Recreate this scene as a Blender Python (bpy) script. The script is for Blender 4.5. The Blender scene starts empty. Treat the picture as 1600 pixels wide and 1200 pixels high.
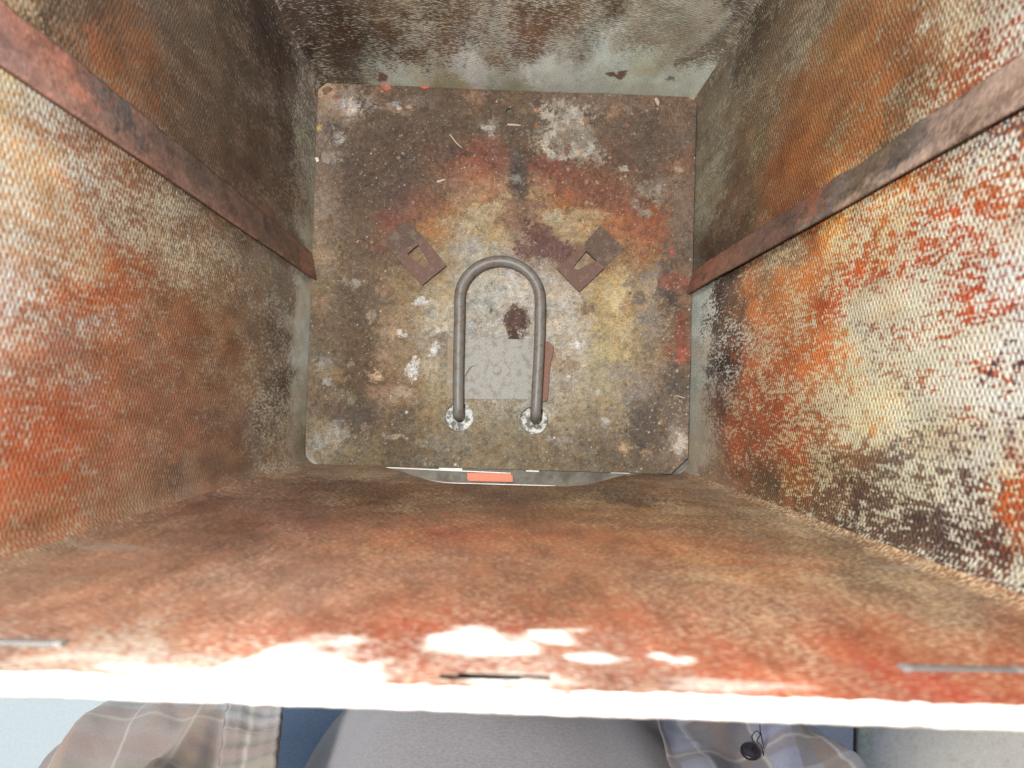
import bpy, bmesh, math, random
import numpy as np
from mathutils import Vector, Matrix, Quaternion

# ------------------------------------------------------------------ camera, sky, sun, flash, exposure
scene = bpy.context.scene
C = scene.collection
D = 0.63                                   # lens above the smoker's floor pan (metres)
FPX = 1244.0                               # focal length in pixels of a 1600 px wide frame
n = Vector(((773 - 800) / FPX, -(628 - 600) / FPX, -1.0)).normalized()
Q = n.rotation_difference(Vector((0, 0, -1)))
R = Matrix.Rotation(math.radians(1.7), 3, 'Z') @ Q.to_matrix()
cam_data = bpy.data.cameras.new('camera')
cam_data.sensor_width = 36.0
cam_data.lens = 36.0 * FPX / 1600
cam_data.clip_start = 0.005
cam_data.clip_end = 100
cam_data.dof.use_dof = True
cam_data.dof.focus_distance = 0.58
cam_data.dof.aperture_fstop = 17.0
cam = bpy.data.objects.new('camera', cam_data)
cam.matrix_world = Matrix.Translation((0, 0, D)) @ R.to_4x4()
C.objects.link(cam)
scene.camera = cam

world = bpy.data.worlds.new('World')
scene.world = world
world.use_nodes = True
wn = world.node_tree.nodes
sky = wn.new('ShaderNodeTexSky')
sky.sky_type = 'NISHITA'
sky.sun_disc = False
SUN_EL, SUN_AZ = math.radians(56), math.radians(302)     # azimuth measured clockwise from +y
sky.sun_elevation = SUN_EL
sky.sun_rotation = SUN_AZ
wn['Background'].inputs['Strength'].default_value = 0.10
world.node_tree.links.new(sky.outputs[0], wn['Background'].inputs['Color'])

sun_data = bpy.data.lights.new('sun', 'SUN')
sun_data.energy = 3.4
sun_data.angle = math.radians(10)
sun_data.color = (1.0, 0.96, 0.9)
sun = bpy.data.objects.new('sun', sun_data)
to_sun = Vector((math.sin(SUN_AZ) * math.cos(SUN_EL), math.cos(SUN_AZ) * math.cos(SUN_EL), math.sin(SUN_EL)))
sun.rotation_euler = to_sun.to_track_quat('Z', 'Y').to_euler()
sun.location = to_sun * 3
C.objects.link(sun)

# the camera's own flash, a small tube just above and left of the lens
fl_data = bpy.data.lights.new('camera_flash', 'POINT')
fl_data.energy = 15.5
fl_data.shadow_soft_size = 0.006
fl_data.color = (1.0, 0.97, 0.93)
flash = bpy.data.objects.new('camera_flash', fl_data)
flash.location = (-0.040, 0.046, D + 0.004)
C.objects.link(flash)

scene.view_settings.view_transform = 'Standard'
scene.view_settings.look = 'None'
scene.view_settings.exposure = 0.0
scene.view_settings.gamma = 1.0
scene.cycles.use_denoising = True
scene.cycles.max_bounces = 8

# ------------------------------------------------------------------ helpers
rng = np.random.default_rng(7)
random.seed(5)
R3 = np.array(R)


def at_z(u, v, z):
    """The point at height z that shows at photograph pixel u, v."""
    d = R3 @ np.array([(u - 800) / FPX, -(v - 600) / FPX, -1.0])
    t = (z - D) / d[2]
    return np.array([d[0] * t, d[1] * t, z])


def at_plane(u, v, ax, val):
    d = R3 @ np.array([(u - 800) / FPX, -(v - 600) / FPX, -1.0])
    t = val / d[ax]
    return np.array([d[0] * t, d[1] * t, D + d[2] * t])


_perm = rng.random((512, 512)).astype(np.float32)


def vnoise(x, y, off=0):
    x = x + off * 17.31
    y = y + off * 9.77
    xi = np.floor(x).astype(int)
    yi = np.floor(y).astype(int)
    fx = x - xi
    fy = y - yi
    fx = fx * fx * (3 - 2 * fx)
    fy = fy * fy * (3 - 2 * fy)
    a = _perm[xi % 512, yi % 512]
    b = _perm[(xi + 1) % 512, yi % 512]
    c = _perm[xi % 512, (yi + 1) % 512]
    d = _perm[(xi + 1) % 512, (yi + 1) % 512]
    return (a * (1 - fx) + b * fx) * (1 - fy) + (c * (1 - fx) + d * fx) * fy


def fbm(x, y, off=0, octs=4, gain=0.55):
    """Fractal value noise, about -1..1."""
    s = np.zeros_like(x)
    amp, tot = 1.0, 0.0
    for k in range(octs):
        s += amp * (vnoise(x * 2 ** k, y * 2 ** k, off + k * 3) * 2 - 1)
        tot += amp
        amp *= gain
    return s / tot * 1.5


def smooth(a, b, x):
    t = np.clip((x - a) / (b - a), 0, 1)
    return t * t * (3 - 2 * t)


def lin(c):
    c = np.array(c, float) / 255
    return np.where(c <= 0.04045, c / 12.92, ((c + 0.055) / 1.055) ** 2.4)


def link(name, me, mat=None, parent=None):
    o = bpy.data.objects.new(name, me)
    if mat is not None:
        me.materials.append(mat)
    if parent is not None:
        o.parent = parent
    C.objects.link(o)
    return o


def mesh_np(name, verts, faces, smooth_shade=True):
    me = bpy.data.meshes.new(name)
    verts = np.asarray(verts, np.float32)
    faces = np.asarray(faces, np.int32)
    me.vertices.add(len(verts))
    me.vertices.foreach_set('co', verts.ravel())
    nv = faces.shape[1]
    me.loops.add(faces.size)
    me.loops.foreach_set('vertex_index', faces.ravel())
    me.polygons.add(len(faces))
    me.polygons.foreach_set('loop_start', np.arange(0, faces.size, nv, dtype=np.int32))
    me.update(calc_edges=True)
    me.polygons.foreach_set('use_smooth', np.full(len(faces), smooth_shade))
    me.validate()
    return me


def grid_faces(nu, nv):
    i = np.arange(nu * nv).reshape(nu, nv)
    return np.stack([i[:-1, :-1], i[1:, :-1], i[1:, 1:], i[:-1, 1:]], -1).reshape(-1, 4)


def set_uv(me, uv):
    """uv per vertex -> UV layer."""
    lay = me.uv_layers.new(name='UVMap')
    li = np.empty(len(me.loops), np.int32)
    me.loops.foreach_get('vertex_index', li)
    lay.data.foreach_set('uv', np.asarray(uv, np.float32)[li].ravel())


def set_col(me, name, rgb):
    a = me.attributes.new(name, 'FLOAT_COLOR', 'POINT')
    out = np.ones((len(rgb), 4), np.float32)
    out[:, :3] = rgb
    a.data.foreach_set('color', out.ravel())


def set_val(me, name, v):
    a = me.attributes.new(name, 'FLOAT', 'POINT')
    a.data.foreach_set('value', np.asarray(v, np.float32))


def idw(px, py, tx, ty, vals, p=3.2, eps=1e-5):
    """Inverse-distance interpolation of table values at points."""
    out = np.zeros((len(px), vals.shape[1]))
    for k in range(0, len(px), 20000):
        d2 = (px[k:k + 20000, None] - tx[None]) ** 2 + (py[k:k + 20000, None] - ty[None]) ** 2 + eps
        w = d2 ** (-p / 2)
        out[k:k + 20000] = (w @ vals) / w.sum(1, keepdims=True)
    return out


def bm_obj(name, bm, mat, parent, sm=False, bevel=0.0, seg=2):
    if bevel:
        bmesh.ops.bevel(bm, geom=list(bm.edges), offset=bevel, segments=seg, affect='EDGES', profile=0.6)
    bmesh.ops.recalc_face_normals(bm, faces=bm.faces)
    me = bpy.data.meshes.new(name)
    bm.to_mesh(me)
    bm.free()
    if sm:
        for p in me.polygons:
            p.use_smooth = True
    return link(name, me, mat, parent)


def prism(poly, z0, z1):
    """Upright prism over a polygon of (x, y)."""
    bm = bmesh.new()
    a = [bm.verts.new((x, y, z0)) for x, y in poly]
    b = [bm.verts.new((x, y, z1)) for x, y in poly]
    bm.faces.new(a[::-1])
    bm.faces.new(b)
    m = len(poly)
    for i in range(m):
        bm.faces.new((a[i], a[(i + 1) % m], b[(i + 1) % m], b[i]))
    return bm


def box(x0, x1, y0, y1, z0, z1):
    return prism([(x0, y0), (x1, y0), (x1, y1), (x0, y1)], z0, z1)


def tube(path, radius, seg=20, cap=True):
    """Tube mesh round a polyline; radius is a number or one per point."""
    P = np.asarray(path, float)
    m = len(P)
    rad = np.full(m, radius) if np.isscalar(radius) else np.asarray(radius)
    T = np.gradient(P, axis=0)
    T /= np.linalg.norm(T, axis=1, keepdims=True)
    N = np.cross(T[0], [0.13, 0.4, 0.9])
    N /= np.linalg.norm(N)
    bm = bmesh.new()
    rings = []
    for i in range(m):
        N = N - T[i] * (N @ T[i])
        N /= np.linalg.norm(N)
        B = np.cross(T[i], N)
        rings.append([bm.verts.new(P[i] + rad[i] * (math.cos(a) * N + math.sin(a) * B))
                      for a in np.linspace(0, 2 * math.pi, seg, endpoint=False)])
    for i in range(m - 1):
        for k in range(seg):
            f = bm.faces.new((rings[i][k], rings[i][(k + 1) % seg], rings[i + 1][(k + 1) % seg], rings[i + 1][k]))
            f.smooth = True
    if cap:
        bm.faces.new(rings[0][::-1])
        bm.faces.new(rings[-1])
    return bm


def spline(pts, per=10):
    """Catmull-Rom through the points."""
    P = np.asarray(pts, float)
    P = np.vstack([2 * P[0] - P[1], P, 2 * P[-1] - P[-2]])
    out = []
    for i in range(1, len(P) - 2):
        for t in np.linspace(0, 1, per, endpoint=False):
            a, b, c, d = P[i - 1], P[i], P[i + 1], P[i + 2]
            out.append(0.5 * (2 * b + (c - a) * t + (2 * a - 5 * b + 4 * c - d) * t * t + (3 * b - a - 3 * c + d) * t ** 3))
    out.append(P[-2])
    return np.array(out)


def tag(o, label=None, cat=None, kind=None, group=None):
    if label:
        o['label'] = label
    if cat:
        o['category'] = cat
    if kind:
        o['kind'] = kind
    if group:
        o['group'] = group
    return o


# ------------------------------------------------------------------ materials
def new_mat(name):
    m = bpy.data.materials.new(name)
    m.use_nodes = True
    nt = m.node_tree
    return m, nt, nt.nodes, nt.links, nt.nodes['Principled BSDF']


def nd(nodes, typ, **kw):
    x = nodes.new(typ)
    for k, v in kw.items():
        if k in ('operation', 'data_type', 'blend_type', 'attribute_name', 'noise_dimensions', 'feature', 'interpolation_type', 'wave_type',
                 'bands_direction', 'vector_type', 'use_clamp', 'distance'):
            setattr(x, k, v)
        else:
            x.inputs[k].default_value = v
    return x


def math_n(nodes, links, op, a, b=None, clamp=False):
    x = nodes.new('ShaderNodeMath')
    x.operation = op
    x.use_clamp = clamp
    for i, s in enumerate((a, b)):
        if s is None:
            continue
        if isinstance(s, (int, float)):
            x.inputs[i].default_value = s
        else:
            links.new(s, x.inputs[i])
    return x.outputs[0]


def mix_col(nodes, links, fac, a, b, mode='MIX'):
    x = nodes.new('ShaderNodeMix')
    x.data_type = 'RGBA'
    x.blend_type = mode
    for s, i in ((fac, 0), (a, 6), (b, 7)):
        if isinstance(s, (int, float)):
            x.inputs[i].default_value = s
        elif isinstance(s, (tuple, list)):
            x.inputs[i].default_value = (*s, 1) if len(s) == 3 else s
        else:
            links.new(s, x.inputs[i])
    return x.outputs[2]


def plain_mat(name, col, rough=0.6, metal=0.0, var=0.25, scale=150, bump=0.15, dist=0.0006, second=None, second_amt=0.5):
    """A base colour broken up by noise in object space, with fine relief."""
    m, nt, N, L, B = new_mat(name)
    tc = nd(N, 'ShaderNodeTexCoord')
    n1 = nd(N, 'ShaderNodeTexNoise', Scale=scale, Detail=6.0, Roughness=0.65)
    n2 = nd(N, 'ShaderNodeTexNoise', Scale=scale * 0.22, Detail=4.0, Roughness=0.6)
    L.new(tc.outputs['Object'], n1.inputs['Vector'])
    L.new(tc.outputs['Object'], n2.inputs['Vector'])
    base = col
    if second is not None:
        r = nd(N, 'ShaderNodeMapRange')
        r.inputs[1].default_value = 0.62 - 0.3 * second_amt
        r.inputs[2].default_value = 0.78 - 0.3 * second_amt
        L.new(n2.outputs[0], r.inputs[0])
        base = mix_col(N, L, r.outputs[0], col, second)
    f = nd(N, 'ShaderNodeMapRange')
    f.inputs[1].default_value = 0.25
    f.inputs[2].default_value = 0.75
    f.inputs[3].default_value = 1 - var
    f.inputs[4].default_value = 1 + var
    L.new(n1.outputs[0], f.inputs[0])
    comb = nd(N, 'ShaderNodeCombineColor')
    for i in range(3):
        L.new(f.outputs[0], comb.inputs[i])
    L.new(mix_col(N, L, 1.0, base, comb.outputs[0], 'MULTIPLY'), B.inputs['Base Color'])
    B.inputs['Roughness'].default_value = rough
    B.inputs['Metallic'].default_value = metal
    if bump:
        bp = nd(N, 'ShaderNodeBump', Strength=bump, Distance=dist)
        L.new(n1.outputs[0], bp.inputs['Height'])
        L.new(bp.outputs[0], B.inputs['Normal'])
    return m


def wall_mat(RELIEF_MASK=0.26, RELIEF_BUMP=0.7, RELIEF_SOOT=0.30, FINE=1.7, COARSE=2.3, THR=0.46, GRAIN=420.0, STREAK=(1.0, 0.55), SOFT=0.12):
    """Embossed sheet metal: cream beads standing through a smoked, rusty varnish. Stain colours come from mesh attributes."""
    m, nt, N, L, B = new_mat('smoked_embossed_metal')
    uv = nd(N, 'ShaderNodeUVMap')
    uv.uv_map = 'UVMap'
    wob = nd(N, 'ShaderNodeTexNoise', Scale=130.0, Detail=3.0)
    L.new(uv.outputs[0], wob.inputs['Vector'])
    w0 = nd(N, 'ShaderNodeVectorMath', operation='SUBTRACT')
    L.new(wob.outputs['Color'], w0.inputs[0])
    w0.inputs[1].default_value = (0.5, 0.5, 0.5)
    w1 = nd(N, 'ShaderNodeVectorMath', operation='SCALE')
    w1.inputs['Scale'].default_value = 0.0046
    L.new(w0.outputs[0], w1.inputs[0])
    w2 = nd(N, 'ShaderNodeVectorMath', operation='ADD')
    L.new(uv.outputs[0], w2.inputs[0])
    L.new(w1.outputs[0], w2.inputs[1])
    sp = nd(N, 'ShaderNodeSeparateXYZ')
    L.new(w2.outputs[0], sp.inputs[0])
    cs = math_n(N, L, 'COSINE', math_n(N, L, 'MULTIPLY', sp.outputs[0], 2 * math.pi / 0.0049))
    cz = math_n(N, L, 'COSINE', math_n(N, L, 'MULTIPLY', sp.outputs[1], 2 * math.pi / 0.0028))
    h = math_n(N, L, 'MULTIPLY', cs, cz)                        # staggered beads, long across the wall
    an = nd(N, 'ShaderNodeMapping')
    an.inputs['Scale'].default_value = (*STREAK, 1.0)
    L.new(uv.outputs[0], an.inputs['Vector'])
    n1 = nd(N, 'ShaderNodeTexNoise', Scale=GRAIN, Detail=4.0, Roughness=0.65)
    n2 = nd(N, 'ShaderNodeTexNoise', Scale=75.0, Detail=5.0, Roughness=0.65)
    n3 = nd(N, 'ShaderNodeTexNoise', Scale=1500.0, Detail=2.0, Roughness=0.6)
    for x in (n1, n2, n3):
        L.new(an.outputs[0], x.inputs['Vector'])
    coat = nd(N, 'ShaderNodeAttribute', attribute_name='coat')
    bare = nd(N, 'ShaderNodeAttribute', attribute_name='bare')
    wear = nd(N, 'ShaderNodeAttribute', attribute_name='wear')
    v = math_n(N, L, 'ADD', math_n(N, L, 'MULTIPLY', h, RELIEF_MASK),
               math_n(N, L, 'ADD', math_n(N, L, 'MULTIPLY', math_n(N, L, 'SUBTRACT', n1.outputs[0], 0.5), FINE),
                      math_n(N, L, 'MULTIPLY', math_n(N, L, 'SUBTRACT', n2.outputs[0], 0.5), COARSE)))
    thr = nd(N, 'ShaderNodeMapRange')
    thr.inputs[3].default_value = THR
    thr.inputs[4].default_value = -THR
    L.new(wear.outputs['Fac'], thr.inputs[0])
    mk = nd(N, 'ShaderNodeMapRange', interpolation_type='SMOOTHSTEP')
    mk.inputs[1].default_value = -SOFT
    mk.inputs[2].default_value = SOFT * 1.2
    L.new(math_n(N, L, 'SUBTRACT', v, thr.outputs[0]), mk.inputs[0])
    # dark residue sitting between the beads
    soot = nd(N, 'ShaderNodeMapRange')
    soot.inputs[1].default_value = 0.15
    soot.inputs[2].default_value = -0.75
    soot.inputs[3].default_value = 0.0
    soot.inputs[4].default_value = RELIEF_SOOT
    L.new(math_n(N, L, 'ADD', math_n(N, L, 'MULTIPLY', h, 0.6), math_n(N, L, 'MULTIPLY', math_n(N, L, 'SUBTRACT', n3.outputs[0], 0.5), 1.0)), soot.inputs[0])
    col = mix_col(N, L, mk.outputs[0], coat.outputs['Color'], bare.outputs['Color'])
    col = mix_col(N, L, soot.outputs[0], col, mix_col(N, L, 1.0, coat.outputs['Color'], (0.5, 0.48, 0.5), 'MULTIPLY'))
    g = nd(N, 'ShaderNodeMapRange')
    g.inputs[1].default_value = 0.25
    g.inputs[2].default_value = 0.75
    g.inputs[3].default_value = 0.62
    g.inputs[4].default_value = 1.38
    L.new(n3.outputs[0], g.inputs[0])
    cc = nd(N, 'ShaderNodeCombineColor')
    for i in range(3):
        L.new(g.outputs[0], cc.inputs[i])
    col = mix_col(N, L, 1.0, col, cc.outputs[0], 'MULTIPLY')
    L.new(col, B.inputs['Base Color'])
    B.inputs['Roughness'].default_value = 0.5
    B.inputs['Specular IOR Level'].default_value = 0.35
    hb = math_n(N, L, 'ADD', h, math_n(N, L, 'MULTIPLY', n1.outputs[0], 1.2))
    bp = nd(N, 'ShaderNodeBump', Strength=RELIEF_BUMP, Distance=0.0004)
    L.new(hb, bp.inputs['Height'])
    L.new(bp.outputs[0], B.inputs['Normal'])
    return m


def painted_mat(name, rough=0.75, scale=900.0, var=0.3, bump=0.3, pit=0.35, fleck=0.0):
    """Rusty sheet: the mesh carries its stain colours, nodes add grain, pits and fine relief."""
    m, nt, N, L, B = new_mat(name)
    uv = nd(N, 'ShaderNodeUVMap')
    uv.uv_map = 'UVMap'
    col = nd(N, 'ShaderNodeAttribute', attribute_name='stain')
    n1 = nd(N, 'ShaderNodeTexNoise', Scale=scale, Detail=5.0, Roughness=0.7)
    n2 = nd(N, 'ShaderNodeTexNoise', Scale=scale * 0.3, Detail=5.0, Roughness=0.7)
    L.new(uv.outputs[0], n1.inputs['Vector'])
    L.new(uv.outputs[0], n2.inputs['Vector'])
    g = nd(N, 'ShaderNodeMapRange')
    g.inputs[1].default_value = 0.25
    g.inputs[2].default_value = 0.75
    g.inputs[3].default_value = 1 - var
    g.inputs[4].default_value = 1 + var
    L.new(n1.outputs[0], g.inputs[0])
    cc = nd(N, 'ShaderNodeCombineColor')
    for i in range(3):
        L.new(g.outputs[0], cc.inputs[i])
    c = mix_col(N, L, 1.0, col.outputs['Color'], cc.outputs[0], 'MULTIPLY')
    pr = nd(N, 'ShaderNodeMapRange')
    pr.inputs[1].default_value = 0.60
    pr.inputs[2].default_value = 0.72
    pr.inputs[4].default_value = pit
    L.new(n2.outputs[0], pr.inputs[0])
    c = mix_col(N, L, pr.outputs[0], c, (0.05, 0.035, 0.025))
    if fleck:
        n4 = nd(N, 'ShaderNodeTexNoise', Scale=scale * 0.62, Detail=3.0, Roughness=0.75)
        mp = nd(N, 'ShaderNodeMapping')
        mp.inputs['Location'].default_value = (3.1, 1.7, 0.4)
        L.new(uv.outputs[0], mp.inputs['Vector'])
        L.new(mp.outputs[0], n4.inputs['Vector'])
        n5 = nd(N, 'ShaderNodeTexNoise', Scale=55.0, Detail=4.0, Roughness=0.6)
        L.new(mp.outputs[0], n5.inputs['Vector'])
        fr = nd(N, 'ShaderNodeMapRange')
        fr.inputs[1].default_value = 0.62
        fr.inputs[2].default_value = 0.70
        fr.inputs[4].default_value = fleck
        L.new(math_n(N, L, 'ADD', n4.outputs[0], math_n(N, L, 'MULTIPLY', math_n(N, L, 'SUBTRACT', n5.outputs[0], 0.5), 0.35)), fr.inputs[0])
        c = mix_col(N, L, fr.outputs[0], c, (0.36, 0.31, 0.235))
    L.new(c, B.inputs['Base Color'])
    B.inputs['Roughness'].default_value = rough
    B.inputs['Specular IOR Level'].default_value = 0.25
    bp = nd(N, 'ShaderNodeBump', Strength=bump, Distance=0.0004)
    L.new(math_n(N, L, 'ADD', n1.outputs[0], n2.outputs[0]), bp.inputs['Height'])
    L.new(bp.outputs[0], B.inputs['Normal'])
    return m


M_WALL = {'right': wall_mat(0.17, 0.60, 0.36, 2.5, 1.5, 0.46, 420.0, (1.3, 0.34)), 'left': wall_mat(0.18, 0.34, 0.26, 2.4, 1.4, 0.46, 420.0, (1.3, 0.4), 0.30), 'front': wall_mat(0.14, 0.20, 0.18, 3.4, 0.8, 0.46, 850.0, (0.5, 0.8), 0.22),
          'back': wall_mat(0.12, 0.25, 0.14, 2.6, 1.0, 0.5, 500.0, (0.5, 0.8), 0.22)}
M_FLOOR = painted_mat('rusty_floor_sheet', var=0.65, bump=0.5, pit=0.42, fleck=0.5)
M_RAIL = painted_mat('rusty_rail_steel', rough=0.6, scale=700.0, var=0.45, bump=0.35, pit=0.5, fleck=0.3)
M_BRACKET = plain_mat('rusted_bracket_steel', (0.155, 0.092, 0.073), 0.8, 0, 0.3, 900, 0.25, 0.0004, (0.20, 0.14, 0.115), 0.35)
M_FOOT = plain_mat('grimy_bracket_foot', (0.125, 0.085, 0.066), 0.85, 0, 0.45, 700, 0.4, 0.0005, (0.19, 0.15, 0.11), 0.5)
M_ROD = plain_mat('grey_heater_sheath', (0.185, 0.185, 0.172), 0.45, 0.0, 0.28, 900, 0.2, 0.0002, (0.16, 0.115, 0.088), 0.42)
M_MICA = plain_mat('flaky_mica', (0.19, 0.19, 0.17), 0.35, 0.0, 0.5, 1100, 0.8, 0.001, (0.80, 0.81, 0.78), 0.65)
M_PLATE = plain_mat('dull_zinc_plate', (0.325, 0.33, 0.305), 0.6, 0.0, 0.32, 1000, 0.2, 0.0003, (0.25, 0.22, 0.17), 0.42)
M_TAB_RUST = plain_mat('rusty_tab', (0.24, 0.13, 0.098), 0.8, 0, 0.25, 600, 0.25, 0.0004)
M_TAB_TAN = plain_mat('tan_tab', (0.30, 0.235, 0.155), 0.7, 0, 0.2, 400, 0.2, 0.0004, (0.34, 0.31, 0.27), 0.4)
M_RIM = plain_mat('worn_white_rim', (0.60, 0.585, 0.55), 0.5, 0.0, 0.35, 700, 0.5, 0.0006, (0.10, 0.055, 0.04), 0.18)
M_LEDGE = plain_mat('grey_drawer_metal', (0.165, 0.15, 0.115), 0.55, 0.0, 0.3, 300, 0.2, 0.0004, (0.10, 0.08, 0.055), 0.5)
M_BRIGHT = plain_mat('bright_sheet_edge', (0.62, 0.61, 0.58), 0.4, 0.2, 0.15, 400, 0.1, 0.0003)
M_ORANGE = plain_mat('salmon_slot_light', (0.80, 0.27, 0.16), 0.6, 0, 0.1, 500, 0.1, 0.0003)  # salmon colour stands for light showing through the pan slot
M_DARK = plain_mat('painted_slot_shade', (0.02, 0.017, 0.014), 0.9, 0, 0.3, 300, 0.1)  # near-black colour standing for the shade inside the lid slot
M_SKIN_OUT = plain_mat('outer_aluminium', (0.45, 0.45, 0.44), 0.45, 0.6, 0.1, 200, 0.1)
M_SLOT_END = plain_mat('worn_catch_end', (0.09, 0.087, 0.082), 0.5, 0.1, 0.3, 400, 0.2)
M_SLOT = plain_mat('grey_slot_metal', (0.07, 0.068, 0.065), 0.5, 0.2, 0.2, 400, 0.2)

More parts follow.
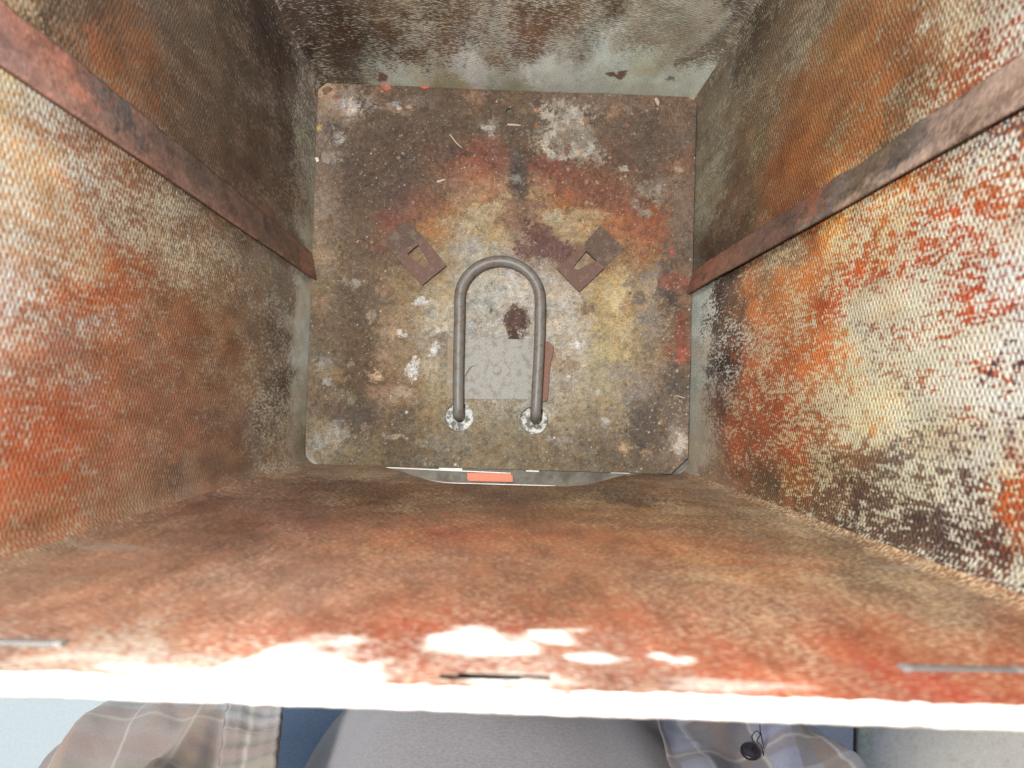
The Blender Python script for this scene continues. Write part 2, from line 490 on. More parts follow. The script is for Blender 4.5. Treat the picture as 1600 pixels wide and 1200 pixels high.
# ------------------------------------------------------------------ stain tables (metres on the sheet, base colours)
# each wall row: across, up, coat rgb, bare rgb, share worn bare; rgb desaturated to paint in lens haze
T_RIGHT = [
    (0.2344, 0.0757, 0.2271, 0.189, 0.1372, 0.3939, 0.3911, 0.3281, 0.27999999999999997),
    (0.238, 0.1446, 0.0864, 0.063, 0.0412, 0.2291, 0.2168, 0.1685, 0.24499999999999997),
    (0.1955, 0.2195, 0.1683, 0.1281, 0.0834, 0.272, 0.2389, 0.1648, 0.27999999999999997),
    (0.1672, 0.2808, 0.168, 0.0838, 0.0319, 0.1747, 0.1381, 0.0818, 0.21),
    (0.1485, 0.3212, 0.125, 0.0558, 0.0228, 0.1717, 0.1564, 0.1176, 0.259),
    (0.1364, 0.3573, 0.1673, 0.1301, 0.0825, 0.2476, 0.2374, 0.1818, 0.47),
    (0.1248, 0.3859, 0.1201, 0.0186, 0.006, 0.2122, 0.2038, 0.1746, 0.57),
    (0.1084, 0.3955, 0.102, 0.0208, 0.0066, 0.1937, 0.185, 0.1574, 0.52),
    (0.1171, 0.3655, 0.1006, 0.0284, 0.0112, 0.2164, 0.196, 0.1469, 0.47),
    (0.1189, 0.332, 0.099, 0.0366, 0.0142, 0.1495, 0.1285, 0.0819, 0.27999999999999997),
    (0.1303, 0.2947, 0.1473, 0.0564, 0.0185, 0.1452, 0.1143, 0.0674, 0.21),
    (0.1542, 0.2303, 0.2038, 0.0813, 0.0286, 0.187, 0.1413, 0.0788, 0.24499999999999997),
    (0.1724, 0.1491, 0.2128, 0.1501, 0.0857, 0.298, 0.2648, 0.1805, 0.27999999999999997),
    (0.2026, 0.0622, 0.2755, 0.2387, 0.1621, 0.4258, 0.4399, 0.3634, 0.35),
    (0.162, 0.0398, 0.2993, 0.28, 0.1965, 0.4173, 0.4448, 0.3437, 0.48999999999999994),
    (0.1427, 0.1125, 0.1342, 0.0843, 0.051, 0.2109, 0.1727, 0.1209, 0.21),
    (0.1286, 0.2051, 0.1559, 0.0591, 0.0198, 0.154, 0.0979, 0.0492, 0.21),
    (0.124, 0.2626, 0.1555, 0.0639, 0.0212, 0.164, 0.1299, 0.0771, 0.24499999999999997),
    (0.1119, 0.3122, 0.0535, 0.0336, 0.0176, 0.1096, 0.097, 0.0664, 0.27999999999999997),
    (0.103, 0.2246, 0.1206, 0.04, 0.0148, 0.1205, 0.0749, 0.0361, 0.175),
    (0.1097, 0.1285, 0.0595, 0.0388, 0.0224, 0.1184, 0.0935, 0.0623, 0.175),
    (0.1128, 0.0697, 0.0594, 0.0401, 0.0265, 0.136, 0.115, 0.0796, 0.175),
    (0.0778, 0.0194, 0.4438, 0.5368, 0.5483, 0.4303, 0.4951, 0.466, 1.0),
    (0.0184, 0.0192, 0.291, 0.3371, 0.3237, 0.2821, 0.3108, 0.275, 1.0),
    (-0.0309, 0.02, 0.2829, 0.2878, 0.2555, 0.2742, 0.2648, 0.2162, 1.0),
    (0.0714, 0.0732, 0.0369, 0.0241, 0.019, 0.4872, 0.4939, 0.47, 0.25),
    (0.0342, 0.092, 0.0234, 0.0133, 0.0116, 0.412, 0.4097, 0.3909, 0.2),
    (-0.0008, 0.0793, 0.0861, 0.0402, 0.0261, 0.2774, 0.2269, 0.1816, 0.25),
    (0.0893, 0.1024, 0.0777, 0.0565, 0.0425, 0.4865, 0.4744, 0.3984, 0.25),
    (0.0614, 0.1567, 0.3622, 0.1219, 0.0383, 0.3896, 0.3151, 0.1969, 0.3),
    (0.069, 0.2085, 0.3653, 0.1175, 0.0292, 0.3503, 0.2874, 0.1696, 0.35),
    (0.0305, 0.1588, 0.2704, 0.0722, 0.0215, 0.3379, 0.2677, 0.1751, 0.35),
    (0.0267, 0.2287, 0.3017, 0.0871, 0.0248, 0.3299, 0.2855, 0.1837, 0.45),
    (-0.0167, 0.1246, 0.2315, 0.0526, 0.0164, 0.3869, 0.2908, 0.1906, 0.3),
    (-0.013, 0.2133, 0.2275, 0.0471, 0.0142, 0.3251, 0.2459, 0.1386, 0.3),
    (0.0075, 0.1717, 0.2063, 0.0509, 0.0192, 0.3456, 0.2765, 0.1837, 0.35),
    (0.0483, 0.2661, 0.2865, 0.0554, 0.0134, 0.3602, 0.3167, 0.2132, 0.37),
    (0.0601, 0.2855, 0.2535, 0.0424, 0.0097, 0.3542, 0.3293, 0.2415, 0.37),
    (0.0614, 0.3244, 0.1699, 0.0364, 0.0126, 0.2761, 0.268, 0.2065, 0.42000000000000004),
    (0.0525, 0.3476, 0.2118, 0.0285, 0.006, 0.2582, 0.2517, 0.2067, 0.44999999999999996),
    (0.0246, 0.2673, 0.3179, 0.1436, 0.0487, 0.3584, 0.3154, 0.1988, 0.57),
    (0.0337, 0.2987, 0.1513, 0.1437, 0.1344, 0.314, 0.3078, 0.2387, 0.67),
    (0.0363, 0.3253, 0.2061, 0.0482, 0.0167, 0.2982, 0.2914, 0.2274, 0.72),
    (0.0201, 0.3486, 0.1866, 0.0542, 0.0219, 0.2756, 0.2692, 0.2106, 0.77),
    (0.0067, 0.2998, 0.2812, 0.1709, 0.0704, 0.3359, 0.3078, 0.1992, 0.67),
    (-0.0107, 0.269, 0.1899, 0.0962, 0.044, 0.3383, 0.3126, 0.2103, 0.57),
    (-0.0033, 0.3267, 0.0773, 0.0643, 0.0574, 0.2903, 0.2838, 0.2089, 0.67),
    (0.0427, 0.3676, 0.1921, 0.0297, 0.0071, 0.2547, 0.2527, 0.2203, 0.55),
    (0.0433, 0.391, 0.1603, 0.0278, 0.0102, 0.2392, 0.2392, 0.2193, 0.57),
    (0.0331, 0.3943, 0.1411, 0.0292, 0.0131, 0.243, 0.2435, 0.2281, 0.63),
    (0.0181, 0.3854, 0.0135, 0.0082, 0.0147, 0.2481, 0.2484, 0.2282, 0.72),
    (0.0105, 0.3685, 0.2127, 0.0504, 0.0144, 0.2728, 0.2741, 0.2284, 0.77),
    (0.0061, 0.3978, 0.035, 0.0271, 0.0294, 0.2381, 0.2449, 0.2291, 0.72),
    (-0.0107, 0.3691, 0.0518, 0.0419, 0.0505, 0.2552, 0.256, 0.2166, 0.67),
    (-0.009, 0.3981, 0.0232, 0.0196, 0.0282, 0.2186, 0.2185, 0.2041, 0.57),
    (-0.0173, 0.3367, 0.0899, 0.0673, 0.0568, 0.2669, 0.2603, 0.2012, 0.65),
    (-0.029, 0.3277, 0.084, 0.0522, 0.0314, 0.2563, 0.2408, 0.1722, 0.59),
    (-0.0381, 0.3699, 0.0456, 0.028, 0.0208, 0.2308, 0.2118, 0.1715, 0.57),
    (-0.0258, 0.2953, 0.0972, 0.0539, 0.0284, 0.2726, 0.2497, 0.1633, 0.47),
    (-0.0354, 0.2558, 0.0528, 0.0326, 0.0198, 0.2727, 0.248, 0.1702, 0.37),
    (-0.0339, 0.2235, 0.156, 0.0535, 0.019, 0.3406, 0.2778, 0.1522, 0.4),
    (-0.0385, 0.3017, 0.0334, 0.0198, 0.0157, 0.265, 0.2552, 0.2054, 0.39),
    (-0.0344, 0.3504, 0.0389, 0.025, 0.0207, 0.2516, 0.2435, 0.1992, 0.61),
    (-0.0412, 0.3506, 0.0251, 0.0144, 0.0137, 0.2122, 0.1923, 0.1527, 0.37),
    (-0.0267, 0.3766, 0.0599, 0.0278, 0.0169, 0.2524, 0.246, 0.203, 0.52),
    (-0.0241, 0.3985, 0.1499, 0.0389, 0.0119, 0.2201, 0.1936, 0.1239, 0.62),
    (-0.032, 0.3958, 0.2001, 0.0403, 0.0061, 0.2225, 0.1854, 0.1091, 0.37),
    (-0.0406, 0.3899, 0.0202, 0.0141, 0.0134, 0.1963, 0.1898, 0.1538, 0.37),
    (-0.0464, 0.186, 0.0656, 0.0397, 0.0226, 0.2051, 0.1666, 0.1098, 0.3),
    (-0.0471, 0.0832, 0.1614, 0.0998, 0.0608, 0.2348, 0.1744, 0.1228, 0.3),
    (0.0811, 0.1983, 0.1552, 0.1216, 0.0812, 0.385, 0.3545, 0.2501, 0.37),
    (0.0874, 0.2643, 0.4261, 0.1729, 0.0371, 0.4296, 0.3583, 0.1884, 0.4),
    (0.0867, 0.3235, 0.3029, 0.1066, 0.024, 0.3473, 0.3074, 0.1975, 0.37),
    (0.084, 0.3664, 0.1782, 0.0633, 0.0215, 0.2725, 0.2525, 0.1859, 0.47),
    (0.0829, 0.3961, 0.0283, 0.024, 0.0295, 0.251, 0.2439, 0.2119, 0.47),
    (0.0698, 0.3873, 0.1686, 0.0351, 0.0074, 0.2509, 0.2446, 0.214, 0.47),
    (0.0712, 0.347, 0.1962, 0.0436, 0.0123, 0.2852, 0.2708, 0.2121, 0.47),
    (0.0719, 0.2971, 0.2671, 0.0701, 0.0167, 0.3385, 0.3069, 0.21, 0.45),
]
T_LEFT = [
    (0.1204, 0.3786, 0.0396, 0.0267, 0.0184, 0.0941, 0.073, 0.0544, 0.2),
    (0.1334, 0.3434, 0.0594, 0.0408, 0.0292, 0.1051, 0.0841, 0.063, 0.25),
    (0.1242, 0.3379, 0.1681, 0.0645, 0.0279, 0.1489, 0.1069, 0.0697, 0.2),
    (0.1562, 0.2907, 0.0877, 0.0652, 0.0501, 0.1542, 0.1324, 0.1004, 0.25),
    (0.1779, 0.2317, 0.1058, 0.0791, 0.0557, 0.1909, 0.1582, 0.12, 0.25),
    (0.2179, 0.1616, 0.0603, 0.0427, 0.0365, 0.2207, 0.1987, 0.173, 0.15),
    (0.2191, 0.1053, 0.0707, 0.0495, 0.0389, 0.4107, 0.4119, 0.4013, 0.15),
    (0.2269, 0.0543, 0.1647, 0.1424, 0.1259, 0.7638, 0.8, 0.8, 0.3),
    (0.1232, 0.3174, 0.1671, 0.0659, 0.0269, 0.1592, 0.1101, 0.0692, 0.2),
    (0.127, 0.2879, 0.0913, 0.0542, 0.0349, 0.1445, 0.1129, 0.078, 0.25),
    (0.1406, 0.2277, 0.082, 0.0564, 0.0403, 0.1598, 0.1313, 0.0998, 0.25),
    (0.1594, 0.1544, 0.0841, 0.0588, 0.0417, 0.2075, 0.1734, 0.1357, 0.25),
    (0.1753, 0.0829, 0.0736, 0.0506, 0.0359, 0.246, 0.2077, 0.1605, 0.2),
    (0.123, 0.1744, 0.0888, 0.0542, 0.0389, 0.2251, 0.1788, 0.1376, 0.2),
    (0.1411, 0.0782, 0.1031, 0.0693, 0.0476, 0.3186, 0.2732, 0.2178, 0.2),
    (0.1168, 0.2508, 0.0793, 0.0573, 0.0384, 0.1523, 0.1259, 0.0933, 0.25),
    (0.1884, 0.0288, 0.2364, 0.2363, 0.1817, 0.5936, 0.6447, 0.5644, 0.5),
    (0.1582, 0.0137, 0.2378, 0.2418, 0.1979, 0.4139, 0.4197, 0.3445, 0.7),
    (0.1136, 0.0377, 0.0738, 0.0519, 0.039, 0.4235, 0.3997, 0.339, 0.2),
    (0.1251, 0.0172, 0.4383, 0.4506, 0.3706, 0.5183, 0.5335, 0.4407, 0.7),
    (0.1092, 0.121, 0.1607, 0.0959, 0.0667, 0.2928, 0.2358, 0.1776, 0.2),
    (0.0876, 0.3895, 0.269, 0.2074, 0.107, 0.2879, 0.275, 0.2131, 0.5),
    (0.0744, 0.3886, 0.2776, 0.1731, 0.0782, 0.2895, 0.2741, 0.2134, 0.5),
    (0.0591, 0.3874, 0.28, 0.1655, 0.0856, 0.3093, 0.2949, 0.2431, 0.55),
    (0.0827, 0.3757, 0.2401, 0.1588, 0.0842, 0.2977, 0.2828, 0.2292, 0.5),
    (0.0814, 0.3606, 0.1525, 0.0943, 0.0659, 0.3146, 0.3125, 0.2794, 0.5),
    (0.0667, 0.3745, 0.2708, 0.1453, 0.0752, 0.3223, 0.3071, 0.2638, 0.5),
    (0.0721, 0.3473, 0.1724, 0.0819, 0.0455, 0.308, 0.2779, 0.22, 0.45),
    (0.049, 0.3801, 0.2769, 0.1419, 0.0673, 0.3301, 0.3154, 0.2722, 0.5),
    (0.0516, 0.3582, 0.2202, 0.0965, 0.0444, 0.3153, 0.2863, 0.2182, 0.4),
    (0.0284, 0.3852, 0.2401, 0.1915, 0.1542, 0.3214, 0.3334, 0.3286, 0.6),
    (0.0384, 0.3724, 0.2269, 0.0893, 0.0362, 0.3128, 0.2724, 0.2084, 0.4),
    (0.0344, 0.3569, 0.2269, 0.0579, 0.0188, 0.2808, 0.2177, 0.1483, 0.25),
    (0.0405, 0.3309, 0.2454, 0.062, 0.0222, 0.2881, 0.2176, 0.1423, 0.25),
    (0.0461, 0.3106, 0.251, 0.0803, 0.0314, 0.317, 0.2698, 0.1932, 0.3),
    (0.0663, 0.3124, 0.1529, 0.0773, 0.0475, 0.3649, 0.3318, 0.2465, 0.45),
    (0.0647, 0.2821, 0.1835, 0.1152, 0.0675, 0.401, 0.365, 0.2699, 0.45),
    (0.0597, 0.2449, 0.2032, 0.1245, 0.0705, 0.4314, 0.3913, 0.2852, 0.4),
    (0.0604, 0.1997, 0.2107, 0.1367, 0.0809, 0.444, 0.3995, 0.3026, 0.35),
    (0.0788, 0.2697, 0.1638, 0.1095, 0.0708, 0.3817, 0.3664, 0.2867, 0.4),
    (0.0773, 0.2016, 0.1938, 0.1388, 0.0929, 0.451, 0.4336, 0.3335, 0.35),
    (0.0771, 0.1169, 0.2422, 0.193, 0.1439, 0.504, 0.5193, 0.4289, 0.35),
    (0.0757, 0.0691, 0.1945, 0.1533, 0.1169, 0.5065, 0.5228, 0.4608, 0.3),
    (0.0667, 0.0309, 0.8, 0.8, 0.8, 0.7045, 0.796, 0.7821, 1.0),
    (0.033, 0.0319, 0.8, 0.8, 0.8, 0.6588, 0.7851, 0.7935, 1.0),
    (-0.0053, 0.0204, 0.5918, 0.6311, 0.5681, 0.4828, 0.4928, 0.414, 1.0),
    (-0.0352, 0.0058, 0.3062, 0.2667, 0.1983, 0.2488, 0.2063, 0.1422, 1.0),
    (0.0417, 0.0973, 0.1257, 0.0907, 0.0703, 0.5344, 0.5486, 0.4537, 0.2),
    (0.008, 0.0768, 0.1158, 0.0834, 0.066, 0.5907, 0.6099, 0.5081, 0.25),
    (0.0224, 0.1376, 0.2165, 0.1433, 0.0918, 0.4536, 0.4048, 0.2982, 0.3),
    (-0.0178, 0.1047, 0.1742, 0.1256, 0.0885, 0.6271, 0.6063, 0.4703, 0.35),
    (-0.0365, 0.0708, 0.285, 0.2076, 0.1428, 0.5881, 0.5254, 0.4258, 0.3),
    (0.0331, 0.1967, 0.229, 0.1206, 0.0613, 0.347, 0.2624, 0.1826, 0.25),
    (0.0353, 0.2425, 0.2169, 0.0972, 0.049, 0.3225, 0.2485, 0.1627, 0.25),
    (0.0315, 0.2789, 0.2129, 0.0931, 0.0452, 0.3082, 0.2414, 0.1633, 0.3),
    (0.005, 0.2131, 0.1936, 0.0972, 0.055, 0.2746, 0.1999, 0.1312, 0.2),
    (0.0035, 0.2763, 0.1853, 0.0831, 0.0492, 0.235, 0.1753, 0.1191, 0.2),
    (0.0233, 0.3086, 0.2034, 0.0775, 0.0352, 0.3151, 0.2675, 0.2041, 0.35),
    (0.0181, 0.3429, 0.148, 0.0792, 0.058, 0.2795, 0.2635, 0.2301, 0.4),
    (0.0159, 0.3707, 0.1912, 0.0737, 0.0393, 0.2921, 0.2774, 0.2468, 0.45),
    (0.009, 0.3838, 0.2124, 0.084, 0.0433, 0.2823, 0.2686, 0.2395, 0.45),
    (-0.0027, 0.3763, 0.2051, 0.0525, 0.0206, 0.2647, 0.2169, 0.1696, 0.3),
    (-0.007, 0.3536, 0.1884, 0.0535, 0.023, 0.2486, 0.1761, 0.1297, 0.25),
    (-0.0185, 0.3818, 0.2007, 0.0459, 0.0166, 0.2289, 0.1652, 0.1239, 0.2),
    (-0.0276, 0.3674, 0.213, 0.0584, 0.0234, 0.2395, 0.1726, 0.1205, 0.25),
    (-0.0209, 0.3398, 0.1879, 0.068, 0.0334, 0.232, 0.1701, 0.1225, 0.2),
    (-0.0204, 0.3048, 0.2102, 0.0928, 0.0515, 0.2571, 0.1846, 0.1295, 0.2),
    (-0.02, 0.2526, 0.2232, 0.1018, 0.0612, 0.2829, 0.2123, 0.1587, 0.2),
    (-0.0226, 0.1905, 0.2309, 0.1272, 0.0805, 0.3236, 0.2374, 0.1739, 0.2),
    (-0.0363, 0.3805, 0.1856, 0.084, 0.0416, 0.2007, 0.1499, 0.1027, 0.25),
    (-0.0379, 0.3512, 0.1782, 0.1027, 0.0573, 0.2111, 0.1636, 0.1091, 0.2),
    (-0.0386, 0.3032, 0.1956, 0.122, 0.0733, 0.235, 0.1774, 0.1225, 0.2),
    (-0.0395, 0.2348, 0.2094, 0.1309, 0.087, 0.2722, 0.2066, 0.1539, 0.2),
]
T_FRONT = [
    (-0.1562, 0.3648, 0.1434, 0.0926, 0.0581, 0.2305, 0.1575, 0.1049, 0.25),
    (-0.126, 0.4152, 0.1523, 0.0919, 0.0593, 0.2339, 0.1689, 0.1161, 0.25),
    (-0.1002, 0.449, 0.1011, 0.0464, 0.0281, 0.1663, 0.1043, 0.0705, 0.25),
    (-0.1212, 0.3992, 0.1521, 0.0879, 0.0569, 0.2543, 0.1812, 0.1232, 0.25),
    (-0.0929, 0.4706, 0.1083, 0.0666, 0.0477, 0.1853, 0.1572, 0.1265, 0.4),
    (-0.0931, 0.4377, 0.1128, 0.0546, 0.0348, 0.1834, 0.1147, 0.0776, 0.25),
    (-0.0814, 0.4736, 0.1141, 0.0763, 0.056, 0.1894, 0.1608, 0.1363, 0.5),
    (-0.1261, 0.3487, 0.1732, 0.0927, 0.0581, 0.2945, 0.1879, 0.122, 0.25),
    (-0.104, 0.3972, 0.1318, 0.0662, 0.0407, 0.2383, 0.156, 0.1043, 0.25),
    (-0.0742, 0.4469, 0.123, 0.0561, 0.0352, 0.1967, 0.1269, 0.0881, 0.25),
    (-0.1339, 0.2696, 0.1627, 0.0844, 0.0568, 0.3248, 0.2154, 0.1504, 0.25),
    (-0.1373, 0.1625, 0.1911, 0.1022, 0.073, 0.473, 0.3297, 0.2383, 0.3),
    (-0.0988, 0.3448, 0.1287, 0.0662, 0.0432, 0.2713, 0.1734, 0.1199, 0.25),
    (-0.0724, 0.4096, 0.1272, 0.0656, 0.0414, 0.2219, 0.1457, 0.0987, 0.3),
    (-0.0613, 0.4508, 0.1209, 0.0438, 0.0237, 0.1953, 0.1193, 0.0825, 0.25),
    (-0.0575, 0.472, 0.1392, 0.0955, 0.0714, 0.2143, 0.1899, 0.1615, 0.6),
    (-0.14, 0.0805, 0.3135, 0.2035, 0.1387, 0.6246, 0.5144, 0.389, 0.4),
    (-0.1022, 0.1535, 0.1076, 0.0545, 0.0379, 0.4531, 0.3173, 0.2186, 0.25),
    (-0.0838, 0.2982, 0.1635, 0.0748, 0.0536, 0.3441, 0.2064, 0.1438, 0.25),
    (-0.0632, 0.3926, 0.1574, 0.083, 0.0566, 0.2704, 0.1794, 0.1232, 0.3),
    (-0.0473, 0.4393, 0.145, 0.0544, 0.0303, 0.2303, 0.1346, 0.0933, 0.25),
    (-0.0349, 0.4487, 0.1455, 0.0491, 0.0245, 0.2215, 0.1378, 0.0968, 0.3),
    (-0.0943, 0.0665, 0.3503, 0.2297, 0.1527, 0.7504, 0.6392, 0.4817, 0.4),
    (-0.057, 0.2058, 0.1037, 0.0511, 0.0294, 0.4134, 0.2922, 0.1827, 0.3),
    (-0.0527, 0.3245, 0.1591, 0.0663, 0.0365, 0.3, 0.185, 0.1086, 0.25),
    (-0.0392, 0.3898, 0.1554, 0.0707, 0.0432, 0.2698, 0.1675, 0.1056, 0.3),
    (-0.0257, 0.4317, 0.1384, 0.0525, 0.0283, 0.2233, 0.1346, 0.0864, 0.25),
    (-0.0236, 0.4572, 0.1315, 0.0302, 0.0126, 0.2221, 0.1551, 0.1113, 0.35),
    (-0.0142, 0.469, 0.1224, 0.048, 0.0302, 0.1997, 0.1532, 0.123, 0.4),
    (-0.0254, 0.1686, 0.1342, 0.0511, 0.0251, 0.5197, 0.343, 0.1934, 0.3),
    (-0.0174, 0.3038, 0.1991, 0.0592, 0.0266, 0.3462, 0.1907, 0.1081, 0.25),
    (-0.0131, 0.3777, 0.1687, 0.0694, 0.0371, 0.2967, 0.1779, 0.1061, 0.3),
    (-0.0104, 0.4241, 0.1236, 0.0495, 0.0266, 0.2306, 0.1451, 0.0865, 0.3),
    (-0.0144, 0.4519, 0.1285, 0.0212, 0.0065, 0.2183, 0.1281, 0.0891, 0.25),
    (-0.0054, 0.4645, 0.1114, 0.0247, 0.0109, 0.2015, 0.1394, 0.1049, 0.3),
    (0.0118, 0.1598, 0.0776, 0.0316, 0.0185, 0.3905, 0.2413, 0.1199, 0.3),
    (0.0257, 0.2389, 0.1353, 0.0534, 0.0199, 0.3092, 0.2032, 0.1012, 0.3),
    (0.0084, 0.3152, 0.2071, 0.067, 0.0261, 0.3567, 0.2105, 0.1055, 0.25),
    (0.0069, 0.3846, 0.1511, 0.0618, 0.0303, 0.269, 0.1627, 0.0849, 0.35),
    (0.0092, 0.4285, 0.1144, 0.0438, 0.0213, 0.2285, 0.1348, 0.0789, 0.3),
    (0.0094, 0.4592, 0.1399, 0.0313, 0.0147, 0.2211, 0.1375, 0.0965, 0.25),
    (0.0049, 0.4752, 0.1316, 0.0517, 0.0347, 0.2341, 0.1985, 0.1686, 0.45),
    (0.0472, 0.1829, 0.0958, 0.0484, 0.0224, 0.3668, 0.2651, 0.1558, 0.35),
    (0.0705, 0.1459, 0.0542, 0.0291, 0.0197, 0.3491, 0.269, 0.1728, 0.3),
    (0.0848, 0.1746, 0.0394, 0.0187, 0.0154, 0.3664, 0.2692, 0.1602, 0.25),
    (0.0747, 0.2295, 0.1664, 0.0869, 0.0377, 0.4417, 0.2923, 0.1508, 0.35),
    (0.116, 0.1351, 0.1817, 0.0905, 0.0431, 0.4718, 0.3308, 0.2015, 0.35),
    (0.0451, 0.3241, 0.1888, 0.0723, 0.0337, 0.3487, 0.2172, 0.1169, 0.25),
    (0.0345, 0.3985, 0.1362, 0.06, 0.0301, 0.2621, 0.1697, 0.0987, 0.35),
    (0.0288, 0.4383, 0.1513, 0.0487, 0.0224, 0.2472, 0.1493, 0.0903, 0.25),
    (0.0226, 0.4625, 0.1527, 0.0486, 0.0269, 0.2367, 0.1648, 0.1182, 0.35),
    (0.03, 0.4736, 0.113, 0.0436, 0.0265, 0.1767, 0.1317, 0.0983, 0.4),
    (0.1331, 0.131, 0.1669, 0.107, 0.0701, 0.3701, 0.2846, 0.1922, 0.4),
    (0.1088, 0.223, 0.1798, 0.0977, 0.0519, 0.4472, 0.3425, 0.1995, 0.4),
    (0.1264, 0.2196, 0.1334, 0.0885, 0.0542, 0.3629, 0.2958, 0.1983, 0.4),
    (0.1276, 0.2806, 0.1155, 0.071, 0.0457, 0.3729, 0.2822, 0.1759, 0.4),
    (0.0799, 0.3325, 0.2061, 0.0765, 0.0338, 0.3777, 0.2468, 0.1338, 0.35),
    (0.0592, 0.4109, 0.1295, 0.058, 0.0333, 0.2642, 0.1738, 0.1031, 0.35),
    (0.0496, 0.447, 0.1602, 0.0499, 0.0233, 0.2598, 0.151, 0.0981, 0.25),
    (0.0449, 0.465, 0.1252, 0.0333, 0.0161, 0.1899, 0.134, 0.0932, 0.3),
    (0.1083, 0.3526, 0.1993, 0.0815, 0.0421, 0.3926, 0.26, 0.1566, 0.35),
    (0.0841, 0.4154, 0.1408, 0.065, 0.0389, 0.3045, 0.2053, 0.1262, 0.35),
    (0.0706, 0.4502, 0.1615, 0.0405, 0.0173, 0.2679, 0.1554, 0.1012, 0.25),
    (0.0624, 0.4715, 0.1315, 0.0225, 0.009, 0.2223, 0.1208, 0.0774, 0.2),
    (0.1255, 0.3389, 0.1215, 0.0747, 0.0419, 0.3367, 0.2601, 0.1542, 0.4),
    (0.1236, 0.3891, 0.1263, 0.0728, 0.0395, 0.2992, 0.2169, 0.1276, 0.4),
    (0.1017, 0.4323, 0.1513, 0.0532, 0.0264, 0.2887, 0.1816, 0.1015, 0.35),
    (0.0886, 0.4579, 0.1452, 0.0317, 0.0114, 0.2448, 0.1382, 0.0823, 0.25),
    (0.1348, 0.4036, 0.1064, 0.059, 0.0345, 0.3023, 0.2216, 0.1423, 0.4),
    (0.112, 0.4421, 0.1377, 0.0452, 0.0205, 0.2682, 0.1658, 0.0974, 0.3),
    (0.1137, 0.4517, 0.1663, 0.0381, 0.0133, 0.2816, 0.1579, 0.093, 0.25),
    (0.0915, 0.4768, 0.1395, 0.0179, 0.006, 0.2362, 0.1116, 0.0693, 0.2),
    (0.1366, 0.4234, 0.1329, 0.0536, 0.0244, 0.3122, 0.2194, 0.1328, 0.35),
    (0.1019, 0.4762, 0.1461, 0.015, 0.006, 0.2506, 0.1185, 0.0736, 0.2),
    (0.0659, 0.4784, 0.1311, 0.0476, 0.0291, 0.2171, 0.1565, 0.1247, 0.35),
]
T_BACK = [
    (-0.1441, 0.1064, 0.0868, 0.0637, 0.0527, 0.394, 0.4319, 0.4096, 0.3),
    (-0.1427, 0.0585, 0.0476, 0.0277, 0.0218, 0.4104, 0.4062, 0.3485, 0.2),
    (-0.1108, 0.0814, 0.0553, 0.03, 0.0188, 0.3923, 0.4193, 0.3613, 0.3),
    (-0.1308, 0.0263, 0.0888, 0.0572, 0.0337, 0.4389, 0.4725, 0.4135, 0.3),
    (-0.0813, 0.1027, 0.0987, 0.063, 0.0408, 0.3568, 0.3547, 0.2807, 0.35),
    (-0.0379, 0.1151, 0.1226, 0.0776, 0.0477, 0.3605, 0.3624, 0.29, 0.4),
    (-0.0683, 0.065, 0.1299, 0.0779, 0.052, 0.4823, 0.5057, 0.4429, 0.4),
    (-0.0407, 0.0674, 0.1933, 0.1135, 0.0731, 0.5083, 0.5495, 0.5037, 0.4),
    (-0.0043, 0.0706, 0.2331, 0.1463, 0.0915, 0.4549, 0.5286, 0.5012, 0.5),
    (0.0179, 0.0827, 0.1723, 0.0844, 0.0476, 0.4326, 0.4698, 0.4148, 0.4),
    (0.0242, 0.1245, 0.1328, 0.0808, 0.0486, 0.4684, 0.4871, 0.4196, 0.4),
    (-0.0725, 0.0258, 0.5588, 0.674, 0.6535, 0.6258, 0.7157, 0.6369, 1.0),
    (-0.0232, 0.0419, 0.6633, 0.8, 0.8, 0.7431, 0.8, 0.8, 1.0),
    (0.0294, 0.041, 0.6359, 0.7852, 0.7982, 0.713, 0.8, 0.7776, 1.0),
    (-0.0441, 0.0101, 0.3689, 0.3868, 0.3003, 0.4131, 0.4106, 0.2931, 1.0),
    (0.0062, 0.0086, 0.3287, 0.3724, 0.3036, 0.3682, 0.3954, 0.2962, 1.0),
    (0.0499, 0.0754, 0.279, 0.2282, 0.1567, 0.4369, 0.5094, 0.4839, 0.5),
    (0.0737, 0.0671, 0.5729, 0.694, 0.6768, 0.6606, 0.7986, 0.778, 0.9),
    (0.0992, 0.0531, 0.5762, 0.7166, 0.6814, 0.6453, 0.7609, 0.6642, 1.0),
    (0.1322, 0.0329, 0.598, 0.7229, 0.7053, 0.6697, 0.7675, 0.6874, 1.0),
    (0.0684, 0.1323, 0.1157, 0.0854, 0.0545, 0.3679, 0.3958, 0.3361, 0.4),
    (0.1082, 0.1184, 0.3053, 0.2869, 0.2224, 0.4204, 0.4522, 0.3955, 0.5),
    (0.1265, 0.1286, 0.4415, 0.4346, 0.3547, 0.4237, 0.4371, 0.3795, 0.5),
    (0.1385, 0.0832, 0.1865, 0.1484, 0.1055, 0.4256, 0.4172, 0.3419, 0.3),
    (0.0909, 0.0987, 0.3136, 0.2751, 0.195, 0.4348, 0.4698, 0.4129, 0.5),
    (0.1441, 0.1385, 0.113, 0.0865, 0.0642, 0.2869, 0.2783, 0.2337, 0.3),
]
